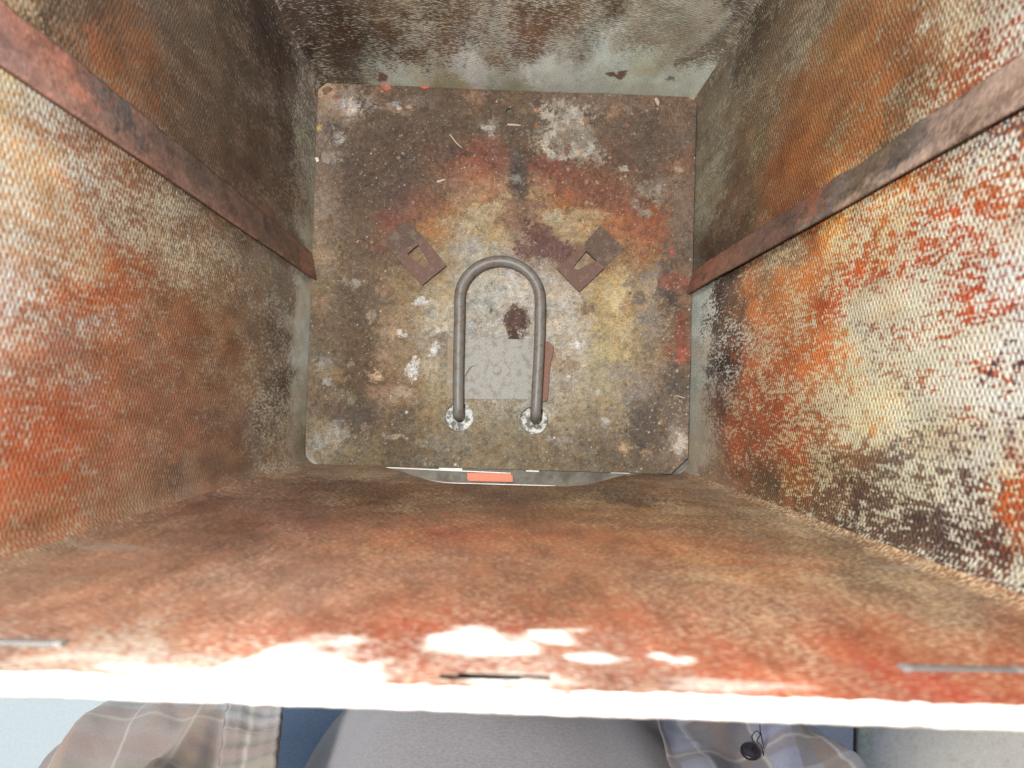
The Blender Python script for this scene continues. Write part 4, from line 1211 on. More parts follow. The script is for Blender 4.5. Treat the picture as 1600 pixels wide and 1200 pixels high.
for row in [
    (885.0, 205.0, 44.0, 40.0, (0.3029, 0.2823, 0.2338), 1, 0.75, 0.8, 0.35, None),
    (885.0, 205.0, 46.0, 42.0, (0.3806, 0.3593, 0.3007), 2, 0.9, 0.7, 0.3, 0.75),
    (880.0, 205.0, 20.0, 18.0, (0.1446, 0.1188, 0.1024), 3, 0.6, 0.9, 0.4, None),
    (920.0, 210.0, 14.0, 14.0, (0.227, 0.1962, 0.1555), 4, 0.8, 0.6, 0.3, None),
    (885.0, 233.0, 6.0, 9.0, (0.2161, 0.1029, 0.0788), 5, 0.9, 0.6, 0.3, None),
    (878.0, 163.0, 6.0, 10.0, (0.2923, 0.2663, 0.2133), 6, 0.8, 0.7, 0.4, None),
    (795.0, 175.0, 9.0, 9.0, (0.0523, 0.0418, 0.0356), 7, 0.5, 0.3, 0.4, None),
    (840.0, 196.0, 4.0, 4.0, (0.2959, 0.1417, 0.0874), 8, 0.9, 0.3, 0.3, None),
    (914.0, 188.0, 4.0, 4.0, (0.3272, 0.1598, 0.1008), 9, 0.9, 0.3, 0.3, None),
    (839.0, 173.0, 5.0, 4.0, (0.3241, 0.1949, 0.129), 10, 0.8, 0.3, 0.3, None),
    (816.0, 173.0, 5.0, 4.0, (0.2413, 0.1579, 0.1066), 11, 0.6, 0.3, 0.3, None),
    (932.0, 169.0, 5.0, 6.0, (0.2551, 0.1661, 0.1412), 12, 0.7, 0.3, 0.3, None),
    (958.0, 176.0, 7.0, 12.0, (0.2659, 0.1652, 0.1049), 13, 0.8, 0.8, 0.4, None),
    (978.0, 196.0, 5.0, 5.0, (0.2428, 0.1396, 0.0911), 14, 0.7, 0.3, 0.4, None),
    (908.0, 237.0, 4.0, 3.0, (0.4381, 0.2697, 0.1887), 15, 0.9, 0.3, 0.3, None),
    (1058.0, 180.0, 32.0, 26.0, (0.1615, 0.1081, 0.0759), 16, 0.85, 0.35, 0.15, None),
    (1068.0, 258.0, 20.0, 12.0, (0.2095, 0.1128, 0.0688), 17, 0.8, 0.6, 0.4, None),
    (1060.0, 264.0, 8.0, 4.0, (0.3561, 0.2689, 0.1963), 18, 0.8, 0.5, 0.4, None),
    (1010.0, 295.0, 16.0, 9.0, (0.2361, 0.2143, 0.173), 19, 0.7, 0.9, 0.4, None),
    (1022.0, 300.0, 13.0, 12.0, (0.2557, 0.2327, 0.1872), 20, 0.7, 0.9, 0.4, 0.5),
    (992.0, 320.0, 9.0, 8.0, (0.2893, 0.2658, 0.223), 21, 0.8, 0.5, 0.3, 0.4),
    (1001.0, 333.0, 7.0, 7.0, (0.2704, 0.2471, 0.2058), 22, 0.8, 0.4, 0.3, 0.4),
    (1013.0, 334.0, 7.0, 7.0, (0.2715, 0.2485, 0.207), 23, 0.8, 0.4, 0.3, 0.4),
    (1028.0, 315.0, 8.0, 7.0, (0.2492, 0.2168, 0.1648), 24, 0.7, 0.7, 0.4, None),
    (1035.0, 280.0, 10.0, 8.0, (0.2025, 0.1831, 0.1489), 25, 0.5, 0.8, 0.4, None),
    (973.0, 264.0, 6.0, 5.0, (0.4037, 0.3755, 0.3357), 26, 0.9, 0.6, 0.4, None),
    (889.0, 284.0, 5.0, 5.0, (0.3432, 0.3178, 0.2704), 27, 0.8, 0.5, 0.4, None),
    (916.0, 285.0, 4.0, 4.0, (0.4016, 0.3111, 0.233), 28, 0.8, 0.4, 0.4, None),
    (545.0, 163.0, 26.0, 22.0, (0.294, 0.2476, 0.2047), 30, 0.8, 0.9, 0.5, None),
    (550.0, 170.0, 13.0, 11.0, (0.5115, 0.4762, 0.4255), 31, 0.8, 0.8, 0.5, None),
    (525.0, 151.0, 6.0, 5.0, (0.2655, 0.14, 0.1026), 32, 0.8, 0.4, 0.4, None),
    (530.0, 185.0, 20.0, 12.0, (0.1947, 0.1553, 0.1289), 33, 0.5, 0.9, 0.5, None),
    (530.0, 215.0, 9.0, 7.0, (0.4027, 0.3853, 0.3544), 34, 0.7, 0.8, 0.5, None),
    (520.0, 200.0, 10.0, 12.0, (0.0742, 0.0659, 0.0637), 35, 0.6, 0.6, 0.5, None),
    (498.0, 199.0, 4.0, 5.0, (0.5196, 0.3728, 0.1608), 36, 0.9, 0.5, 0.4, None),
    (625.0, 167.0, 26.0, 9.0, (0.2469, 0.1867, 0.1365), 37, 0.6, 0.9, 0.5, 0.6),
    (624.0, 169.0, 5.0, 3.0, (0.541, 0.4149, 0.2967), 38, 0.9, 0.5, 0.4, None),
    (640.0, 166.0, 4.0, 3.0, (0.5343, 0.4105, 0.2947), 39, 0.9, 0.5, 0.4, None),
    (618.0, 163.0, 5.0, 4.0, (0.4303, 0.4265, 0.4092), 40, 0.8, 0.5, 0.4, None),
    (655.0, 158.0, 30.0, 8.0, (0.1612, 0.1303, 0.1073), 41, 0.6, 0.8, 0.5, None),
    (740.0, 152.0, 16.0, 8.0, (0.2491, 0.1552, 0.101), 42, 0.8, 0.7, 0.5, None),
    (600.0, 140.0, 18.0, 9.0, (0.2128, 0.134, 0.0906), 43, 0.7, 0.8, 0.5, None),
    (765.0, 198.0, 12.0, 12.0, (0.2587, 0.2273, 0.1831), 44, 0.7, 1.0, 0.4, None),
    (763.0, 199.0, 8.0, 4.0, (0.4234, 0.3949, 0.3529), 45, 0.9, 0.8, 0.4, None),
    (768.0, 213.0, 5.0, 4.0, (0.428, 0.413, 0.383), 46, 0.9, 0.5, 0.4, None),
    (718.0, 240.0, 14.0, 11.0, (0.0535, 0.0453, 0.0406), 47, 0.9, 0.4, 0.4, None),
    (690.0, 240.0, 22.0, 20.0, (0.0774, 0.0669, 0.06), 48, 0.4, 0.8, 0.5, None),
    (760.0, 235.0, 26.0, 18.0, (0.1701, 0.0791, 0.0613), 49, 0.7, 0.8, 0.5, None),
    (735.0, 262.0, 34.0, 16.0, (0.2208, 0.0965, 0.069), 50, 0.8, 0.8, 0.5, None),
    (780.0, 245.0, 20.0, 20.0, (0.1719, 0.0841, 0.0648), 51, 0.6, 0.8, 0.5, None),
    (720.0, 285.0, 26.0, 20.0, (0.2569, 0.1381, 0.0884), 52, 0.7, 0.9, 0.5, None),
    (770.0, 290.0, 28.0, 18.0, (0.3252, 0.1889, 0.1108), 53, 0.75, 0.9, 0.5, None),
    (735.0, 310.0, 28.0, 20.0, (0.2978, 0.196, 0.1205), 54, 0.7, 0.9, 0.5, None),
    (790.0, 320.0, 20.0, 14.0, (0.3449, 0.2747, 0.168), 55, 0.7, 0.9, 0.5, None),
    (760.0, 335.0, 40.0, 16.0, (0.3733, 0.3106, 0.1951), 56, 0.65, 0.9, 0.5, None),
    (720.0, 345.0, 30.0, 14.0, (0.327, 0.27, 0.1728), 57, 0.6, 0.9, 0.5, None),
    (860.0, 265.0, 26.0, 18.0, (0.1982, 0.0769, 0.0529), 58, 0.8, 0.8, 0.5, None),
    (850.0, 290.0, 22.0, 16.0, (0.2623, 0.1349, 0.08), 59, 0.75, 0.9, 0.5, None),
    (835.0, 305.0, 16.0, 12.0, (0.3057, 0.2111, 0.1205), 60, 0.8, 0.9, 0.5, None),
    (895.0, 285.0, 28.0, 20.0, (0.1799, 0.0798, 0.059), 61, 0.7, 0.8, 0.5, None),
    (930.0, 300.0, 26.0, 18.0, (0.1747, 0.085, 0.0633), 62, 0.6, 0.8, 0.5, None),
    (975.0, 325.0, 18.0, 12.0, (0.1888, 0.0739, 0.0559), 63, 0.7, 0.8, 0.5, None),
    (985.0, 345.0, 12.0, 10.0, (0.2653, 0.1077, 0.0665), 64, 0.8, 0.8, 0.5, None),
    (965.0, 365.0, 10.0, 8.0, (0.325, 0.1311, 0.0738), 65, 0.85, 0.7, 0.5, None),
    (1003.0, 382.0, 9.0, 18.0, (0.3357, 0.1448, 0.0804), 66, 0.85, 0.7, 0.5, None),
    (995.0, 362.0, 14.0, 9.0, (0.2592, 0.1012, 0.0647), 67, 0.8, 0.8, 0.5, None),
    (660.0, 320.0, 30.0, 22.0, (0.1542, 0.0709, 0.055), 68, 0.6, 0.8, 0.5, None),
    (615.0, 345.0, 22.0, 16.0, (0.1609, 0.0683, 0.0546), 69, 0.7, 0.8, 0.5, None),
    (590.0, 385.0, 18.0, 14.0, (0.1874, 0.0899, 0.0655), 70, 0.6, 0.8, 0.5, None),
    (640.0, 330.0, 16.0, 10.0, (0.1973, 0.0973, 0.0685), 71, 0.6, 0.8, 0.5, None),
    (808.0, 255.0, 12.0, 20.0, (0.0843, 0.0714, 0.0613), 72, 0.85, 0.6, 0.4, None),
    (812.0, 285.0, 15.0, 24.0, (0.0779, 0.0647, 0.0542), 73, 0.9, 0.5, 0.35, None),
    (806.0, 279.0, 8.0, 6.0, (0.2252, 0.2162, 0.1913), 74, 0.7, 0.9, 0.4, None),
    (815.0, 330.0, 32.0, 16.0, (0.1956, 0.121, 0.0876), 75, 0.85, 0.7, 0.35, None),
    (800.0, 345.0, 26.0, 16.0, (0.2062, 0.1252, 0.0889), 76, 0.7, 0.7, 0.4, None),
    (840.0, 362.0, 24.0, 22.0, (0.1197, 0.0656, 0.0562), 77, 0.95, 0.6, 0.25, None),
    (862.0, 385.0, 34.0, 22.0, (0.1269, 0.0701, 0.06), 78, 0.95, 0.6, 0.25, None),
    (825.0, 392.0, 26.0, 14.0, (0.1263, 0.0711, 0.062), 79, 0.9, 0.7, 0.25, None),
    (880.0, 400.0, 22.0, 14.0, (0.1308, 0.0724, 0.062), 80, 0.9, 0.7, 0.3, None),
    (895.0, 345.0, 32.0, 18.0, (0.3431, 0.2769, 0.1691), 81, 0.8, 0.9, 0.5, None),
    (925.0, 342.0, 22.0, 14.0, (0.3387, 0.2471, 0.1419), 82, 0.7, 0.9, 0.5, None),
    (870.0, 340.0, 16.0, 12.0, (0.3466, 0.3103, 0.2137), 83, 0.7, 0.9, 0.5, None),
    (905.0, 365.0, 20.0, 10.0, (0.317, 0.2592, 0.1631), 84, 0.6, 0.9, 0.5, None),
    (725.0, 385.0, 30.0, 26.0, (0.3042, 0.2944, 0.2532), 85, 0.6, 0.8, 0.5, None),
    (700.0, 400.0, 18.0, 14.0, (0.3009, 0.266, 0.1773), 86, 0.5, 0.9, 0.5, None),
    (808.0, 503.0, 17.0, 22.0, (0.0846, 0.0463, 0.0397), 87, 0.97, 0.55, 0.22, None),
    (808.0, 503.0, 21.0, 27.0, (0.1946, 0.1434, 0.107), 88, 0.5, 0.7, 0.4, 0.85),
    (803.0, 528.0, 10.0, 10.0, (0.0714, 0.0375, 0.0297), 89, 0.9, 0.6, 0.25, None),
    (745.0, 569.0, 6.0, 6.0, (0.0755, 0.0731, 0.0592), 90, 0.8, 0.5, 0.3, None),
    (740.0, 603.0, 5.0, 5.0, (0.0872, 0.0846, 0.068), 91, 0.7, 0.6, 0.3, None),
    (822.0, 605.0, 6.0, 7.0, (0.0928, 0.0731, 0.0555), 92, 0.8, 0.5, 0.3, None),
    (824.0, 540.0, 8.0, 6.0, (0.0984, 0.0885, 0.0735), 93, 0.8, 0.5, 0.3, None),
    (768.0, 485.0, 4.0, 4.0, (0.1062, 0.1039, 0.0911), 94, 0.8, 0.4, 0.3, None),
    (748.0, 500.0, 6.0, 6.0, (0.2041, 0.172, 0.1332), 95, 0.5, 0.8, 0.4, None),
    (745.0, 520.0, 8.0, 6.0, (0.2186, 0.1895, 0.1509), 96, 0.4, 0.8, 0.4, None),
    (800.0, 440.0, 5.0, 22.0, (0.4598, 0.4514, 0.4227), 97, 0.7, 0.3, 0.5, None),
    (690.0, 540.0, 18.0, 20.0, (0.1417, 0.103, 0.0817), 98, 0.6, 0.8, 0.4, None),
    (655.0, 470.0, 9.6, 6.0, (0.5027, 0.4792, 0.4512), 100, 0.9, 1.2, 0.3, None),
    (668.0, 470.0, 6.4, 3.8, (0.5316, 0.5142, 0.4881), 101, 0.8, 1.2, 0.3, None),
    (628.0, 521.0, 11.2, 4.5, (0.5524, 0.5174, 0.4818), 102, 0.85, 1.2, 0.3, None),
    (645.0, 580.0, 7.2, 10.5, (0.5638, 0.5415, 0.5097), 103, 0.9, 1.2, 0.3, None),
    (648.0, 568.0, 6.0, 8.0, (0.5637, 0.5422, 0.511), 104, 0.9, 1.0, 0.3, None),
    (680.0, 545.0, 5.0, 9.0, (0.5868, 0.5721, 0.5422), 105, 0.9, 0.9, 0.3, None),
    (678.0, 548.0, 4.0, 6.0, (0.5834, 0.5698, 0.5408), 106, 0.9, 0.9, 0.3, None),
    (686.0, 516.0, 6.0, 4.0, (0.5761, 0.5533, 0.5135), 107, 0.85, 0.9, 0.3, None),
    (697.0, 510.0, 4.0, 4.0, (0.6004, 0.5849, 0.5447), 108, 0.85, 0.9, 0.3, None),
    (675.0, 495.0, 8.0, 8.0, (0.3964, 0.3761, 0.3158), 109, 0.6, 0.9, 0.4, None),
    (610.0, 520.0, 10.0, 14.0, (0.343, 0.2522, 0.1678), 110, 0.7, 0.9, 0.4, None),
    (600.0, 545.0, 14.0, 14.0, (0.2758, 0.1871, 0.128), 111, 0.6, 0.9, 0.4, None),
    (588.0, 588.0, 12.0, 6.0, (0.4248, 0.2964, 0.2029), 112, 0.85, 1.0, 0.35, None),
    (595.0, 610.0, 18.0, 10.0, (0.2378, 0.1477, 0.1048), 113, 0.7, 0.9, 0.4, None),
    (605.0, 620.0, 26.0, 14.0, (0.2335, 0.1646, 0.1108), 114, 0.55, 0.9, 0.5, None),
    (625.0, 615.0, 18.0, 10.0, (0.3227, 0.2648, 0.1949), 115, 0.6, 0.9, 0.4, None),
    (590.0, 470.0, 24.0, 14.0, (0.1483, 0.1054, 0.0756), 116, 0.5, 0.9, 0.5, None),
    (600.0, 450.0, 16.0, 10.0, (0.2256, 0.1468, 0.0942), 117, 0.6, 0.9, 0.4, None),
    (595.0, 490.0, 16.0, 12.0, (0.1903, 0.1408, 0.1018), 118, 0.5, 0.9, 0.4, None),
    (560.0, 475.0, 26.0, 30.0, (0.0922, 0.0718, 0.056), 119, 0.6, 0.8, 0.5, None),
    (560.0, 440.0, 20.0, 14.0, (0.1178, 0.0898, 0.0676), 120, 0.4, 0.8, 0.5, None),
    (558.0, 443.0, 10.0, 6.0, (0.3107, 0.2865, 0.2419), 121, 0.7, 1.0, 0.4, None),
    (540.0, 440.0, 6.0, 5.0, (0.2715, 0.2499, 0.209), 122, 0.6, 0.8, 0.4, None),
    (580.0, 495.0, 7.0, 9.0, (0.2604, 0.2329, 0.1818), 123, 0.8, 0.5, 0.3, 0.45),
    (505.0, 465.0, 14.0, 10.0, (0.2122, 0.1353, 0.0914), 124, 0.6, 0.9, 0.4, None),
    (510.0, 475.0, 18.0, 12.0, (0.1821, 0.1408, 0.1022), 125, 0.5, 0.9, 0.4, None),
    (500.0, 395.0, 10.0, 16.0, (0.2793, 0.196, 0.1211), 126, 0.7, 0.9, 0.4, None),
    (512.0, 400.0, 10.0, 8.0, (0.261, 0.1959, 0.1294), 127, 0.6, 0.9, 0.4, None),
    (500.0, 330.0, 18.0, 14.0, (0.2441, 0.2024, 0.1615), 128, 0.5, 0.9, 0.4, None),
    (505.0, 305.0, 10.0, 8.0, (0.2886, 0.2525, 0.2006), 129, 0.5, 0.9, 0.4, None),
    (515.0, 245.0, 12.0, 8.0, (0.2844, 0.2582, 0.234), 130, 0.5, 0.9, 0.4, None),
    (505.0, 570.0, 16.0, 10.0, (0.2816, 0.277, 0.2437), 131, 0.6, 0.9, 0.4, None),
    (520.0, 585.0, 16.0, 14.0, (0.2048, 0.1521, 0.0881), 132, 0.6, 0.9, 0.4, None),
    (512.0, 597.0, 8.0, 7.0, (0.3185, 0.3071, 0.2673), 133, 0.8, 0.8, 0.35, None),
    (548.0, 568.0, 5.0, 4.0, (0.261, 0.2584, 0.2361), 134, 0.6, 0.8, 0.4, None),
    (540.0, 622.0, 22.0, 12.0, (0.1793, 0.1578, 0.1133), 135, 0.6, 0.9, 0.3, None),
    (515.0, 640.0, 26.0, 22.0, (0.1215, 0.0796, 0.0572), 136, 0.6, 0.9, 0.4, None),
    (548.0, 626.0, 5.0, 6.0, (0.288, 0.2629, 0.202), 137, 0.7, 0.6, 0.3, 0.6),
    (569.0, 667.0, 7.0, 6.0, (0.2663, 0.1778, 0.137), 138, 0.9, 0.4, 0.3, 0.55),
    (540.0, 650.0, 16.0, 10.0, (0.1064, 0.0709, 0.0535), 139, 0.5, 0.9, 0.4, None),
    (515.0, 685.0, 24.0, 20.0, (0.2484, 0.2194, 0.1725), 140, 0.7, 0.9, 0.5, None),
    (530.0, 675.0, 12.0, 14.0, (0.3088, 0.2715, 0.2282), 141, 0.7, 0.9, 0.5, None),
    (500.0, 690.0, 10.0, 12.0, (0.2616, 0.2648, 0.2454), 142, 0.7, 0.8, 0.5, None),
    (555.0, 700.0, 22.0, 10.0, (0.1782, 0.1472, 0.1014), 143, 0.6, 0.9, 0.4, None),
    (560.0, 655.0, 26.0, 30.0, (0.0758, 0.0634, 0.0522), 144, 0.5, 0.8, 0.5, None),
    (618.0, 682.0, 7.0, 5.0, (0.2992, 0.2522, 0.1919), 145, 0.8, 0.8, 0.4, None),
    (604.0, 682.0, 6.0, 5.0, (0.2446, 0.2316, 0.2095), 146, 0.7, 0.8, 0.4, None),
    (627.0, 648.0, 10.0, 8.0, (0.082, 0.0728, 0.0585), 147, 0.6, 0.5, 0.5, None),
    (640.0, 660.0, 8.0, 6.0, (0.0932, 0.0845, 0.0668), 148, 0.4, 0.5, 0.5, None),
    (640.0, 600.0, 10.0, 8.0, (0.1784, 0.1603, 0.1151), 149, 0.5, 0.8, 0.4, None),
    (700.0, 690.0, 40.0, 14.0, (0.2429, 0.2254, 0.1795), 150, 0.5, 0.9, 0.5, None),
    (690.0, 720.0, 50.0, 10.0, (0.1654, 0.1453, 0.1089), 151, 0.5, 0.9, 0.5, None),
    (960.0, 470.0, 12.0, 16.0, (0.4456, 0.3772, 0.2296), 160, 0.85, 0.9, 0.4, None),
    (975.0, 450.0, 12.0, 14.0, (0.4207, 0.3549, 0.2094), 161, 0.8, 0.9, 0.4, None),
    (950.0, 455.0, 10.0, 10.0, (0.3705, 0.3215, 0.2047), 162, 0.7, 0.9, 0.4, None),
    (990.0, 480.0, 16.0, 14.0, (0.2847, 0.1969, 0.1078), 163, 0.75, 0.9, 0.4, None),
    (1000.0, 420.0, 12.0, 12.0, (0.2972, 0.204, 0.1094), 164, 0.75, 0.9, 0.4, None),
    (970.0, 425.0, 10.0, 8.0, (0.3763, 0.2912, 0.1644), 165, 0.75, 0.9, 0.4, None),
    (990.0, 510.0, 16.0, 12.0, (0.3596, 0.2897, 0.1621), 166, 0.8, 0.9, 0.4, None),
    (985.0, 525.0, 12.0, 10.0, (0.3058, 0.2433, 0.1432), 167, 0.7, 0.9, 0.4, None),
    (1020.0, 460.0, 9.0, 12.0, (0.3233, 0.2578, 0.1598), 168, 0.7, 0.9, 0.4, None),
    (990.0, 440.0, 12.0, 10.0, (0.1117, 0.0989, 0.0925), 169, 0.7, 1.0, 0.4, None),
    (1000.0, 465.0, 12.0, 10.0, (0.098, 0.0863, 0.0817), 170, 0.7, 1.0, 0.4, None),
    (1008.0, 430.0, 10.0, 8.0, (0.1258, 0.1146, 0.1049), 171, 0.6, 1.0, 0.4, None),
    (975.0, 480.0, 8.0, 6.0, (0.1322, 0.1248, 0.111), 172, 0.5, 1.0, 0.4, None),
    (1025.0, 440.0, 14.0, 24.0, (0.2035, 0.1854, 0.1675), 173, 0.5, 0.9, 0.5, None),
    (1015.0, 500.0, 18.0, 20.0, (0.1771, 0.1568, 0.1414), 174, 0.6, 0.9, 0.5, None),
    (1045.0, 470.0, 18.0, 20.0, (0.0585, 0.0457, 0.0399), 175, 0.7, 0.8, 0.5, None),
    (1045.0, 440.0, 14.0, 24.0, (0.0661, 0.0543, 0.0492), 176, 0.6, 0.8, 0.5, None),
    (1055.0, 440.0, 22.0, 14.0, (0.1806, 0.0732, 0.0515), 177, 0.9, 0.5, 0.3, None),
    (1065.0, 525.0, 12.0, 32.0, (0.1435, 0.0491, 0.0323), 178, 0.9, 0.5, 0.3, None),
    (1065.0, 555.0, 10.0, 12.0, (0.2057, 0.0596, 0.0377), 179, 0.85, 0.5, 0.3, None),
    (1045.0, 550.0, 9.0, 8.0, (0.1394, 0.061, 0.0361), 180, 0.85, 0.5, 0.35, None),
    (1052.0, 563.0, 6.0, 5.0, (0.1933, 0.1051, 0.0767), 181, 0.8, 0.6, 0.4, None),
    (1055.0, 585.0, 12.0, 22.0, (0.052, 0.0428, 0.0377), 182, 0.5, 0.8, 0.5, None),
    (1036.0, 659.0, 5.0, 6.0, (0.2264, 0.1351, 0.0751), 183, 0.95, 0.3, 0.3, None),
    (976.0, 699.0, 8.0, 9.0, (0.2984, 0.2076, 0.1265), 184, 0.95, 0.35, 0.4, None),
    (976.0, 699.0, 4.0, 5.0, (0.3885, 0.2918, 0.1947), 185, 0.8, 0.3, 0.5, None),
    (1055.0, 690.0, 20.0, 22.0, (0.1969, 0.1648, 0.1296), 186, 0.75, 0.9, 0.4, None),
    (1062.0, 695.0, 10.0, 16.0, (0.2697, 0.2419, 0.2049), 187, 0.75, 0.8, 0.4, None),
    (1025.0, 690.0, 20.0, 14.0, (0.0885, 0.0599, 0.0425), 188, 0.6, 0.8, 0.4, 0.7),
    (1010.0, 708.0, 9.0, 7.0, (0.18, 0.1224, 0.0826), 189, 0.7, 0.8, 0.4, None),
    (1030.0, 715.0, 26.0, 9.0, (0.1215, 0.0921, 0.0679), 190, 0.5, 0.8, 0.4, None),
    (1000.0, 680.0, 26.0, 16.0, (0.0547, 0.0459, 0.0389), 191, 0.6, 0.8, 0.5, None),
    (1025.0, 640.0, 40.0, 20.0, (0.0547, 0.0466, 0.0411), 192, 0.5, 0.8, 0.5, None),
    (900.0, 572.0, 7.0, 6.0, (0.2463, 0.1982, 0.1501), 193, 0.6, 0.5, 0.3, 0.5),
    (935.0, 575.0, 20.0, 16.0, (0.2674, 0.2421, 0.1639), 194, 0.5, 0.9, 0.4, None),
    (970.0, 578.0, 16.0, 12.0, (0.2345, 0.2148, 0.2044), 195, 0.6, 0.9, 0.4, None),
    (985.0, 610.0, 24.0, 20.0, (0.1781, 0.1612, 0.1485), 196, 0.5, 0.9, 0.4, None),
    (945.0, 660.0, 8.0, 7.0, (0.3836, 0.3623, 0.3389), 197, 0.8, 0.7, 0.4, None),
    (933.0, 613.0, 4.0, 4.0, (0.353, 0.352, 0.3248), 198, 0.8, 0.3, 0.3, 0.5),
    (905.0, 540.0, 7.2, 5.2, (0.4805, 0.4643, 0.431), 199, 0.85, 1.2, 0.35, None),
    (893.0, 598.0, 10.0, 6.0, (0.4029, 0.3879, 0.3385), 200, 0.6, 0.9, 0.4, None),
    (888.0, 588.0, 4.0, 3.0, (0.573, 0.5599, 0.531), 201, 0.9, 0.6, 0.3, None),
    (898.0, 538.0, 6.0, 5.0, (0.5525, 0.5444, 0.5075), 202, 0.9, 0.9, 0.3, None),
    (885.0, 515.0, 8.0, 7.0, (0.434, 0.4174, 0.3729), 203, 0.6, 0.9, 0.4, None),
    (885.0, 470.0, 8.0, 7.0, (0.4328, 0.4184, 0.3744), 204, 0.6, 1.0, 0.4, None),
    (918.0, 482.0, 10.0, 9.0, (0.1833, 0.1315, 0.0977), 205, 0.7, 0.6, 0.35, None),
    (886.0, 568.0, 14.0, 10.0, (0.2307, 0.1592, 0.1143), 206, 0.6, 0.7, 0.35, None),
    (870.0, 560.0, 14.0, 16.0, (0.2543, 0.1688, 0.1253), 207, 0.5, 0.7, 0.4, None),
    (882.0, 605.0, 10.0, 8.0, (0.1991, 0.1333, 0.0964), 208, 0.5, 0.8, 0.4, None),
    (845.0, 640.0, 26.0, 12.0, (0.4203, 0.4105, 0.3633), 209, 0.5, 0.8, 0.4, None),
    (875.0, 690.0, 14.0, 10.0, (0.3295, 0.3084, 0.2629), 210, 0.5, 0.9, 0.4, None),
    (858.0, 684.0, 5.0, 5.0, (0.3506, 0.3261, 0.2809), 211, 0.7, 0.5, 0.4, None),
    (880.0, 700.0, 40.0, 12.0, (0.1858, 0.1529, 0.1109), 212, 0.5, 0.9, 0.5, None),
    (745.0, 640.0, 34.0, 14.0, (0.3167, 0.296, 0.2414), 213, 0.4, 0.8, 0.5, None),
    (725.0, 632.0, 6.0, 3.0, (0.4779, 0.4659, 0.4182), 214, 0.7, 0.8, 0.4, None),
    (930.0, 410.0, 14.0, 12.0, (0.2641, 0.2118, 0.1323), 215, 0.5, 0.9, 0.4, None),
    (905.0, 430.0, 24.0, 16.0, (0.2554, 0.2252, 0.1655), 216, 0.4, 0.9, 0.4, None),
]:
    fsplat(*row[:4], row[4], *row[5:])

fm = (1 + 0.18 * fbm(FX * 130, FY * 130, 61, 4) + 0.30 * fbm(FX * 430, FY * 430, 62, 3))[:, None]
hu = (fbm(FX * 110, FY * 110, 63, 4) + 0.8 * fbm(FX * 400, FY * 400, 64, 2))[:, None]
st = st * fm * (1 + hu * np.array([0.06, 0.0, -0.09]))
# dense pin-head flecks: cream scale, dark pits, ochre
NF = 6500
cxs = rng.uniform(fx0, fx1, NF)
cys = rng.uniform(fy0, fy1, NF)
rad = rng.uniform(0.0003, 0.0007, NF) * (1 + 1.0 * (rng.random(NF) > 0.94))
typ = rng.random(NF)
ix0, iy0 = gx[0], gy[0]
dxg, dyg = gx[1] - gx[0], gy[1] - gy[0]
ST = st.reshape(len(gx), len(gy), 3)
core = np.hypot((cxs - FP(790, 520)[0]) / 0.085, (cys - FP(790, 520)[1]) / 0.095)
dens = fbm(cxs * 40, cys * 40, 71, 4)
for i in range(NF):
    if dens[i] < rng.uniform(-0.9, 0.5):
        continue
    if typ[i] < 0.50:
        colr, am = (0.40, 0.35, 0.27), 0.6
    elif typ[i] < 0.86:
        colr, am = (0.055, 0.042, 0.032), 0.55
    elif typ[i] < 0.96:
        colr, am = (0.42, 0.25, 0.09), 0.5
    else:
        colr, am = (0.62, 0.60, 0.55), 0.85
    if core[i] < 1 and typ[i] < 0.4:
        am *= 0.5
    i0 = int((cxs[i] - ix0) / dxg + 0.5)
    j0 = int((cys[i] - iy0) / dyg + 0.5)
    k = 4
    a0, a1, b0, b1 = max(0, i0 - k), min(len(gx), i0 + k + 1), max(0, j0 - k), min(len(gy), j0 + k + 1)
    xx = gx[a0:a1, None] - cxs[i]
    yy = gy[None, b0:b1] - cys[i]
    w = (am * (1 - smooth(0.5, 1.3, np.hypot(xx, yy) / rad[i])))[..., None]
    ST[a0:a1, b0:b1] = ST[a0:a1, b0:b1] * (1 - w) + np.array(colr) * w
set_col(fme, 'stain', np.clip(ST.reshape(-1, 3), 0.012, 0.85))
floor = link('floor_pan', fme, M_FLOOR, smoker)
# dark void below the pan
bm_obj('base_plate', box(XL - 0.004, XR + 0.004, YF - 0.0505, YB + 0.004, -0.0125, -0.0085), M_LEDGE, smoker)
for (c, r) in holes[:2]:
    bm = bmesh.new()
    ra, rb = [], []
    for k in range(40):
        a = 2 * math.pi * k / 40
        ra.append(bm.verts.new((c[0] + r * math.cos(a), c[1] + r * math.sin(a), 0.0022)))
        rb.append(bm.verts.new((c[0] + r * math.cos(a), c[1] + r * math.sin(a), -0.006)))
    for k in range(40):
        bm.faces.new((ra[k], ra[(k + 1) % 40], rb[(k + 1) % 40], rb[k])).smooth = True
    col = bm_obj('hole_collar', bm, M_LEDGE, smoker, True)
    bm = bmesh.new()
    rr_ = []
    for rr in (0, 0.0035, 0.007, r):
        rr_.append([bm.verts.new((c[0] + rr * math.cos(2 * math.pi * k / 40), c[1] + rr * math.sin(2 * math.pi * k / 40),
                                  -0.0052 + 0.0006 * random.random())) for k in range(40)] if rr else [bm.verts.new((c[0], c[1], -0.005))])
    for k in range(40):
        bm.faces.new((rr_[0][0], rr_[1][k], rr_[1][(k + 1) % 40]))
    for q in (1, 2):
        for k in range(40):
            bm.faces.new((rr_[q][k], rr_[q + 1][k], rr_[q + 1][(k + 1) % 40], rr_[q][(k + 1) % 40]))
    bm_obj('mica_washer', bm, M_MICA, smoker)

